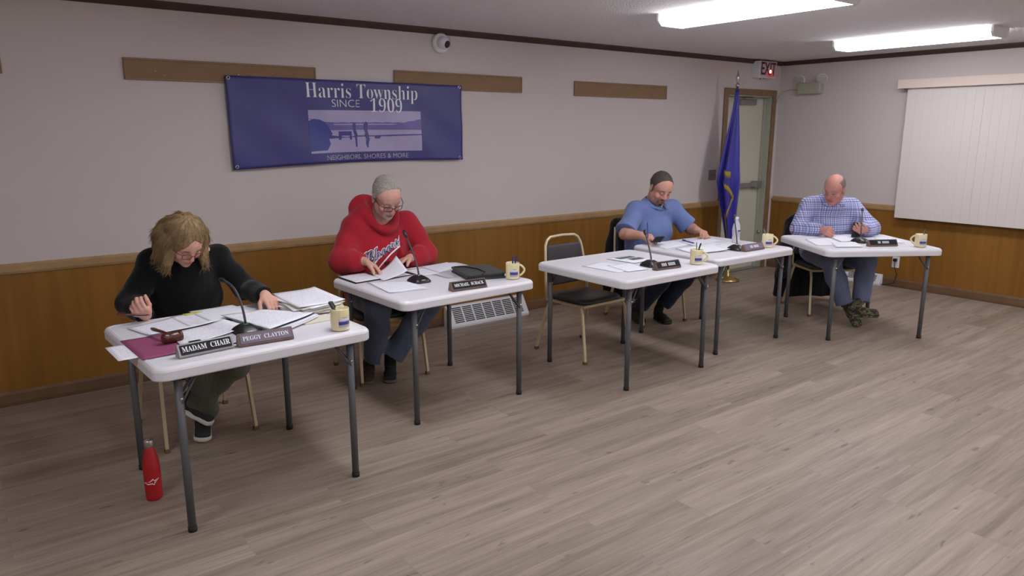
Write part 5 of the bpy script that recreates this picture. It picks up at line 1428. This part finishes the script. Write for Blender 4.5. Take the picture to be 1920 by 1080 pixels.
        lo, hi = bounds([hR, hL, kR, kL, aR, aL], .17); s = SDF(lo, hi, .0062)
        legs(s, hR, kR, aR, hL, kL, aL, (.10, .084, .074)); s.cut(aR - A_(0, 0, .02), nrm(aR - kR), box=(aR, .10)); s.cut(aL - A_(0, 0, .02), nrm(aL - kL), box=(aL, .10))
        wrinkle(s, 31, .0045, 34); me, V = s.mesh('jeans'); link('jeans', me, M['jeans'], p)
        foot(p, 'shoe', (2.21, -.93, .15), (2.25, -.86, .012), (2.135, -1.06, .002), (0, 0, 1), M['shoe_dark'], M['sole_grey'])
        foot(p, 'shoe', (2.09, -.88, .15), (2.13, -.78, .012), (2.0, -.99, .002), (0, 0, 1), M['shoe_brown'], M['sole_grey'])
    return p

def man_polo():
    p = person('man with short dark hair and goatee in a blue polo shirt, reading papers', (4.83, -.84, 0))
    with At(p):
        N = A_(4.835, -.90, 1.045); shR, shL = A_(4.645, -.86, .965), A_(5.06, -.90, .965)
        elR, elL = A_(4.42, -.95, .80), A_(5.17, -1.03, .795)
        wrR, wrL = A_(4.43, -1.135, .81), A_(5.065, -1.185, .81)
        Fr = frame((-.28, -.80, -.50), (-.02, -.44, .88)); Hc = A_(4.80, -.99, 1.175); sc = 1.10
        lo, hi = bounds([(4.32, -1.4, .5), (5.34, -.72, 1.3)], .03); s = SDF(lo, hi, .0045)
        W = head(s, Hc, Fr, sc, 1.05, 1.05)
        s.cap(N - A_(0, -.02, .03), Hc - Fr[2] * .07 - Fr[1] * .02, .070, .066, .03)
        s.ecap(A_(4.83, -.82, .62), A_(4.84, -.86, .93), (.16, .10), (.16, .10), A_(1, 0, 0), .03)
        for a in (shR, shL): s.cap(N - A_(0, 0, .04), a, .045, .045, .03)
        arm_skin(s, shR, elR, wrR, .052, .049, .031); arm_skin(s, shL, elL, wrL, .052, .049, .031)
        hand(s, wrR, (.52, -.62, -.1), (.25, .1, -.9), -1, [(.5, .7, .5), (.6, .8, .5), (.7, .9, .5), (.8, .9, .5)], 1.08, (.3, .8, .6))
        hand(s, wrL, (-.05, -.80, -.12), (-.15, .1, -.95), 1, [(.8, 1.0, .5), (.9, 1.1, .5), (.95, 1.1, .5), (1.0, 1.0, .5)], 1.08, (.6, .7, .3))
        me, V = s.mesh('body'); C = skin_colors(V, lin(198, 148, 130), Hc, Fr, sc, (150, 92, 86), .4, (150, 118, 106), .35, brow=(60, 48, 42), moustache=(58, 44, 40), scalp=((92, 80, 74), .85), line=(.085, .05))
        vcol(me, C); link('body', me, M['skin'], p)
        cap_hair(p, W, Hc, Fr, sc, M['hair_dark'], front=.040, top=.003, low=-.02, nst=1800, slen=.012, spots=(((.082, .035, -.03), (.03, .03, .05)), ((-.082, .035, -.03), (.03, .03, .05)), ((.055, .09, .055), (.03, .025, .03)), ((-.055, .09, .055), (.03, .025, .03))))
        lo, hi = bounds([(4.34, -1.25, .5), (5.32, -.66, 1.12)], .03); s = SDF(lo, hi, .0058)
        s.ecap(A_(4.83, -.82, .58), A_(4.83, -.85, .78), (.215, .165), (.225, .165), A_(1, 0, 0), .06)
        s.ecap(A_(4.83, -.85, .78), A_(4.85, -.87, .95), (.225, .16), (.20, .12), A_(1, 0, 0), .06)
        s.ecap(shR, shL, (.072, .08), (.072, .08), A_(0, 1, 0), .06)
        s.cap(N - A_(0, -.01, .06), N - A_(0, -.01, .03), .10, .085, .04)
        hemR = shR * .12 + elR * .88; hemL = shL * .12 + elL * .88
        s.chain([shR, hemR, elR], [.080, .080, .082], .045); s.chain([shL, hemL, elL], [.080, .080, .082], .045)
        s.cut(hemR, nrm(elR - shR), box=(elR, .14)); s.cut(hemL, nrm(elL - shL), box=(elL, .12))
        s.ell(N + A_(-.02, -.085, .02), (.062, .065, .085), None, .012, 's')
        wrinkle(s, 41, .006, 26); me, V = s.mesh('polo_shirt'); po = link('polo_shirt', me, M['polo'], p)
        b = MB()
        def col(t, r0, dz): return Vector(tuple(N + A_(r0 * math.sin(t), .0 - r0 * .95 * math.cos(t), -.015 + .040 * (1 - math.cos(t)) / 2 - .028 * max(0, math.cos(t)) + dz)))
        pr = None
        for i in range(29):
            t = R(-165 + 0) + 0; t = R(12) + (2 * PI - R(24)) * i / 28
            c = [b.bm.verts.new(col(t, .088, .022)), b.bm.verts.new(col(t, .128, -.016))]
            if pr: b.bm.faces.new((pr[0], c[0], c[1], pr[1]))
            pr = c
        x = b.done('collar', M['polo'], po, True); x.modifiers.new('t', 'SOLIDIFY').thickness = .006
        lo, hi = bounds([N], .14); s = SDF(lo, hi, .005)
        s.cap(N - A_(0, -.01, .05), N - A_(0, .0, .0), .082, .076, .02); s.cut(N + A_(0, -.02, .004), A_(0, -.35, .93)); me, V = s.mesh('undershirt'); link('undershirt', me, M['undershirt'], p)
        hR, hL = A_(4.73, -.82, .545), A_(4.93, -.82, .545); kR, kL = A_(4.70, -1.24, .53), A_(4.97, -1.26, .53); aR, aL = A_(4.66, -.95, .16), A_(4.84, -1.06, .17)
        lo, hi = bounds([hR, hL, kR, kL, aR, aL], .17); s = SDF(lo, hi, .0065)
        legs(s, hR, kR, aR, hL, kL, aL, (.10, .082, .068)); s.cut(aR - A_(0, 0, .02), nrm(aR - kR), box=(aR, .09)); s.cut(aL - A_(0, 0, .02), nrm(aL - kL), box=(aL, .09))
        wrinkle(s, 51, .0045, 34); me, V = s.mesh('jeans'); link('jeans', me, M['dark_jeans'], p)
        foot(p, 'boot', (4.84, -1.02, .17), (4.865, -.93, .012), (4.79, -1.17, .002), (0, 0, 1), M['boot'], M['boot'])
        foot(p, 'boot', (4.66, -.92, .13), (4.68, -.80, .04), (4.61, -1.03, .003), (0, 0, 1), M['boot'], M['boot'])
    return p

def man_plaid():
    ang = R(-32.6); ca, sa = math.cos(ang), math.sin(ang); ctr = A_(6.36, -1.62, 0)
    def Q(x, y, z): return ctr + A_(ca * x - sa * y, sa * x + ca * y, z)        # x to his left, y behind him
    D = lambda x, y, z: A_(ca * x - sa * y, sa * x + ca * y, z)
    LAT = D(1, 0, 0)
    p = person('bald man in a blue and white plaid shirt, holding a phone', tuple(ctr))
    with At(p):
        N = Q(-.02, -.10, 1.045); shR, shL = Q(-.20, -.05, .975), Q(.205, -.06, .965)
        elR, elL = Q(-.32, -.14, .785), Q(.315, -.22, .79)
        wrR, wrL = Q(-.185, -.315, .80), Q(.155, -.40, .80)
        Fr = frame(D(-.77, -.60, -.40), D(-.25, -.25, .92)); Hc = Q(-.045, -.195, 1.145); sc = 1.04
        pts = [Q(x, y, z) for x in (-.42, .42) for y in (-.56, .12) for z in (.5, 1.26)]
        lo, hi = bounds(pts, .03); s = SDF(lo, hi, .0048)
        W = head(s, Hc, Fr, sc, 1.12, 1.1, .003)
        s.cap(N - A_(0, 0, .03), Hc - Fr[2] * .07 - Fr[1] * .02, .068, .066, .03)
        s.ecap(Q(0, .0, .62), Q(0, -.04, .93), (.16, .11), (.16, .10), LAT, .03)
        for a in (shR, shL): s.cap(N - A_(0, 0, .04), a, .045, .045, .03)
        arm_skin(s, shR, elR, wrR); arm_skin(s, shL, elL, wrL)
        hand(s, wrR, D(.12, -.75, -.05), D(.75, -.05, -.45), -1, [(.9, 1.2, .7), (1.1, 1.3, .7), (1.2, 1.3, .7), (1.2, 1.3, .7)], 1.05, (.3, .8, .5))
        hand(s, wrL, D(-.55, -.6, .05), D(-.35, .3, .55), 1, [(.8, .9, .5), (.9, .9, .5), (.9, 1.0, .5), (1.0, 1.0, .5)], 1.05, (.4, .75, .5))
        me, V = s.mesh('body'); C = skin_colors(V, lin(192, 134, 124), Hc, Fr, sc, (156, 88, 86), .4, (176, 124, 118), .3, brow=(140, 112, 102), blush=(190, 92, 88))
        vcol(me, C); link('body', me, M['skin'], p)
        cap_hair(p, W, Hc, Fr, sc, M['hair_thin'], front=.03, top=.0025, low=-.03, name='hair', nst=500, slen=.012, spots=(((0, .02, .13), (.075, .12, .085)), ((.082, .03, -.03), (.03, .03, .05)), ((-.082, .03, -.03), (.03, .03, .05))))
        glasses(p, W, sc, M['glasses_thin'], .046, .028, .0010, fw=.114)
        pts = [Q(x, y, z) for x in (-.44, .44) for y in (-.46, .18) for z in (.5, 1.08)]
        lo, hi = bounds(pts, .02); s = SDF(lo, hi, .0062)
        s.ecap(Q(0, .0, .58), Q(0, -.02, .78), (.215, .165), (.225, .165), LAT, .06)
        s.ecap(Q(0, -.02, .78), Q(0, -.05, .96), (.225, .16), (.20, .12), LAT, .06)
        s.ecap(shR, shL, (.072, .08), (.072, .08), D(0, 1, 0), .06); s.cap(N - A_(0, 0, .06), N - A_(0, 0, .035), .10, .085, .04)
        for sh, el, wr in ((shR, elR, wrR), (shL, elL, wrL)):
            s.chain([sh, el], [.080, .074], .045); s.chain([el, el * .45 + wr * .55, wr], [.074, .062, .046], .03)
        for el, wr in ((elR, wrR), (elL, wrL)): d = nrm(wr - el); s.cut(wr - d * .004, d, box=(wr, .08))
        s.cap(N + D(0, -.10, .03), N + D(-.005, -.205, -.085), .056, .006, .010, 's')
        wrinkle(s, 61, .006, 28); me, V = s.mesh('plaid_shirt'); po = link('plaid_shirt', me, M['plaid'], p)
        b = MB()
        def col(t, r0, dz): return Vector(tuple(N + D(r0 * math.sin(t), -r0 * .95 * math.cos(t), -.01 + .040 * (1 - math.cos(t)) / 2 - .03 * max(0, math.cos(t)) + dz)))
        pr = None
        for i in range(29):
            t = R(24) + (2 * PI - R(48)) * i / 28
            c = [b.bm.verts.new(col(t, .084, .022)), b.bm.verts.new(col(t, .124, -.02))]
            if pr: b.bm.faces.new((pr[0], c[0], c[1], pr[1]))
            pr = c
        x = b.done('collar', M['plaid'], po, True); x.modifiers.new('t', 'SOLIDIFY').thickness = .005
        lo, hi = bounds([N], .17); s = SDF(lo, hi, .005)
        s.cap(N - A_(0, 0, .10), N - A_(0, 0, .01), .088, .076, .02); s.cut(N + A_(0, 0, .0), D(0, -.3, .93)); me, V = s.mesh('undershirt'); link('undershirt', me, M['black_cotton'], p)
        hR, hL = Q(-.10, .0, .545), Q(.10, .0, .545); kR, kL = Q(-.14, -.42, .53), Q(.17, -.44, .53); aR, aL = A_(6.02, -2.05, .19), A_(6.17, -2.12, .21)
        lo, hi = bounds([hR, hL, kR, kL, aR, aL], .17); s = SDF(lo, hi, .0068)
        legs(s, hR, kR, aR, hL, kL, aL, (.10, .084, .070)); s.cut(aR - A_(0, 0, .02), nrm(aR - kR), box=(aR, .10)); s.cut(aL - A_(0, 0, .02), nrm(aL - kL), box=(aL, .10))
        wrinkle(s, 71, .0045, 34); me, V = s.mesh('jeans'); link('jeans', me, M['grey_jeans'], p)
        foot(p, 'boot', (6.13, -2.13, .20), (5.97, -2.10, .10), (6.20, -2.285, .10), (-.15, -.35, .9), M['camo'], M['camo'])
        foot(p, 'boot', (6.03, -2.05, .18), (6.10, -2.02, .14), (5.985, -2.215, -.0), (-.2, -.5, .8), M['camo'], M['camo'])
    return p
#CALLS
woman(); man_red(); man_polo(); man_plaid()
def phone(name_lab, loc, rot, size=(.074, .15, .009)):
    t = thing('phone', name_lab, 'phone', loc); t.rotation_euler = rot
    w_, l_, h_ = size
    MB().prism(rrect(w_, l_, .009, 4), 0, h_).done('case', M['black'], t, bevel=.002)
    MB().prism(rrect(w_ - .006, l_ - .008, .006, 4), h_, h_ + .0006).done('screen', M['plateblack'], t)
    return t
phone('black phone held by the man in the blue polo over his papers', (4.475, -1.275, .785), (R(8), R(-6), R(-62)))
phone('dark phone held by the man in the plaid shirt', (6.225, -1.995, .80), (R(52), R(0), R(-70)))
def coat(label, chair, zb, sleeves=True):
    """a coat hung over the chair back: shoulders over the hoop, body falling behind it"""
    x0, y0, rz, _ = CH[chair]; ang = R(rz); ca, sa = math.cos(ang), math.sin(ang)
    Q = lambda x, y, z: A_(x0 + ca * x - sa * y, y0 + sa * x + ca * y, z)
    lo, hi = bounds([Q(x, y, z) for x in (-.34, .34) for y in (.1, .48) for z in (zb, .93)], .03); s = SDF(lo, hi, .008)
    LT = Q(1, 0, 0) - Q(0, 0, 0)
    s.ecap(Q(-.16, .265, .84), Q(.16, .265, .84), (.05, .045), (.05, .045), A_(0, 0, 1), .03)
    for x in np.linspace(-.22 if sleeves else -.15, .22 if sleeves else .15, 10):
        k = 1.0 + .03 * math.sin(x * 50)
        s.cap(Q(x * .95, .31, .80), Q(x * 1.15, .335 * k, .50), .045, .050, .05); s.cap(Q(x * 1.15, .335 * k, .50), Q(x * 1.22, .345 * k, zb + .03), .050, .040 + .006 * math.sin(x * 70), .045)
    for e in ((-1, 1) if sleeves else ()):
        s.cap(Q(e * .20, .26, .82), Q(e * .275, .25, .55), .045, .05, .03); s.cap(Q(e * .275, .25, .55), Q(e * .29, .26, .30), .05, .045, .03)
    s.cut(Q(0, 0, zb), A_(0, 0, -1)); s.noise(folds(5 + chair, .007, 26)); me, V = s.mesh('coat')
    t = thing('coat', label, 'coat', (x0, y0, 0)); me.transform(Matrix.Translation((-x0, -y0, 0))); link('coat_body', me, M['black_coat'], t)
    for e in ((-1, 1) if sleeves else ()): MB().tube([Vector(Q(e * .278, .245, .34)) - t.location, Vector(Q(e * .292, .262, .275)) - t.location], .046, 14).done('cuff', M['black_coat'], t)
    return t
coat('black coat hung on the chair of the man in the blue polo shirt', 3, .10, False)
coat('black coat hung on the chair of the man in the plaid shirt', 4, .05)
pen((4.405, -1.225, .80), (4.42, -1.20, .925), .0045, M['pen_blue'], 'pen', 'dark pen upright in the right hand of the man in the blue polo', 'pen')
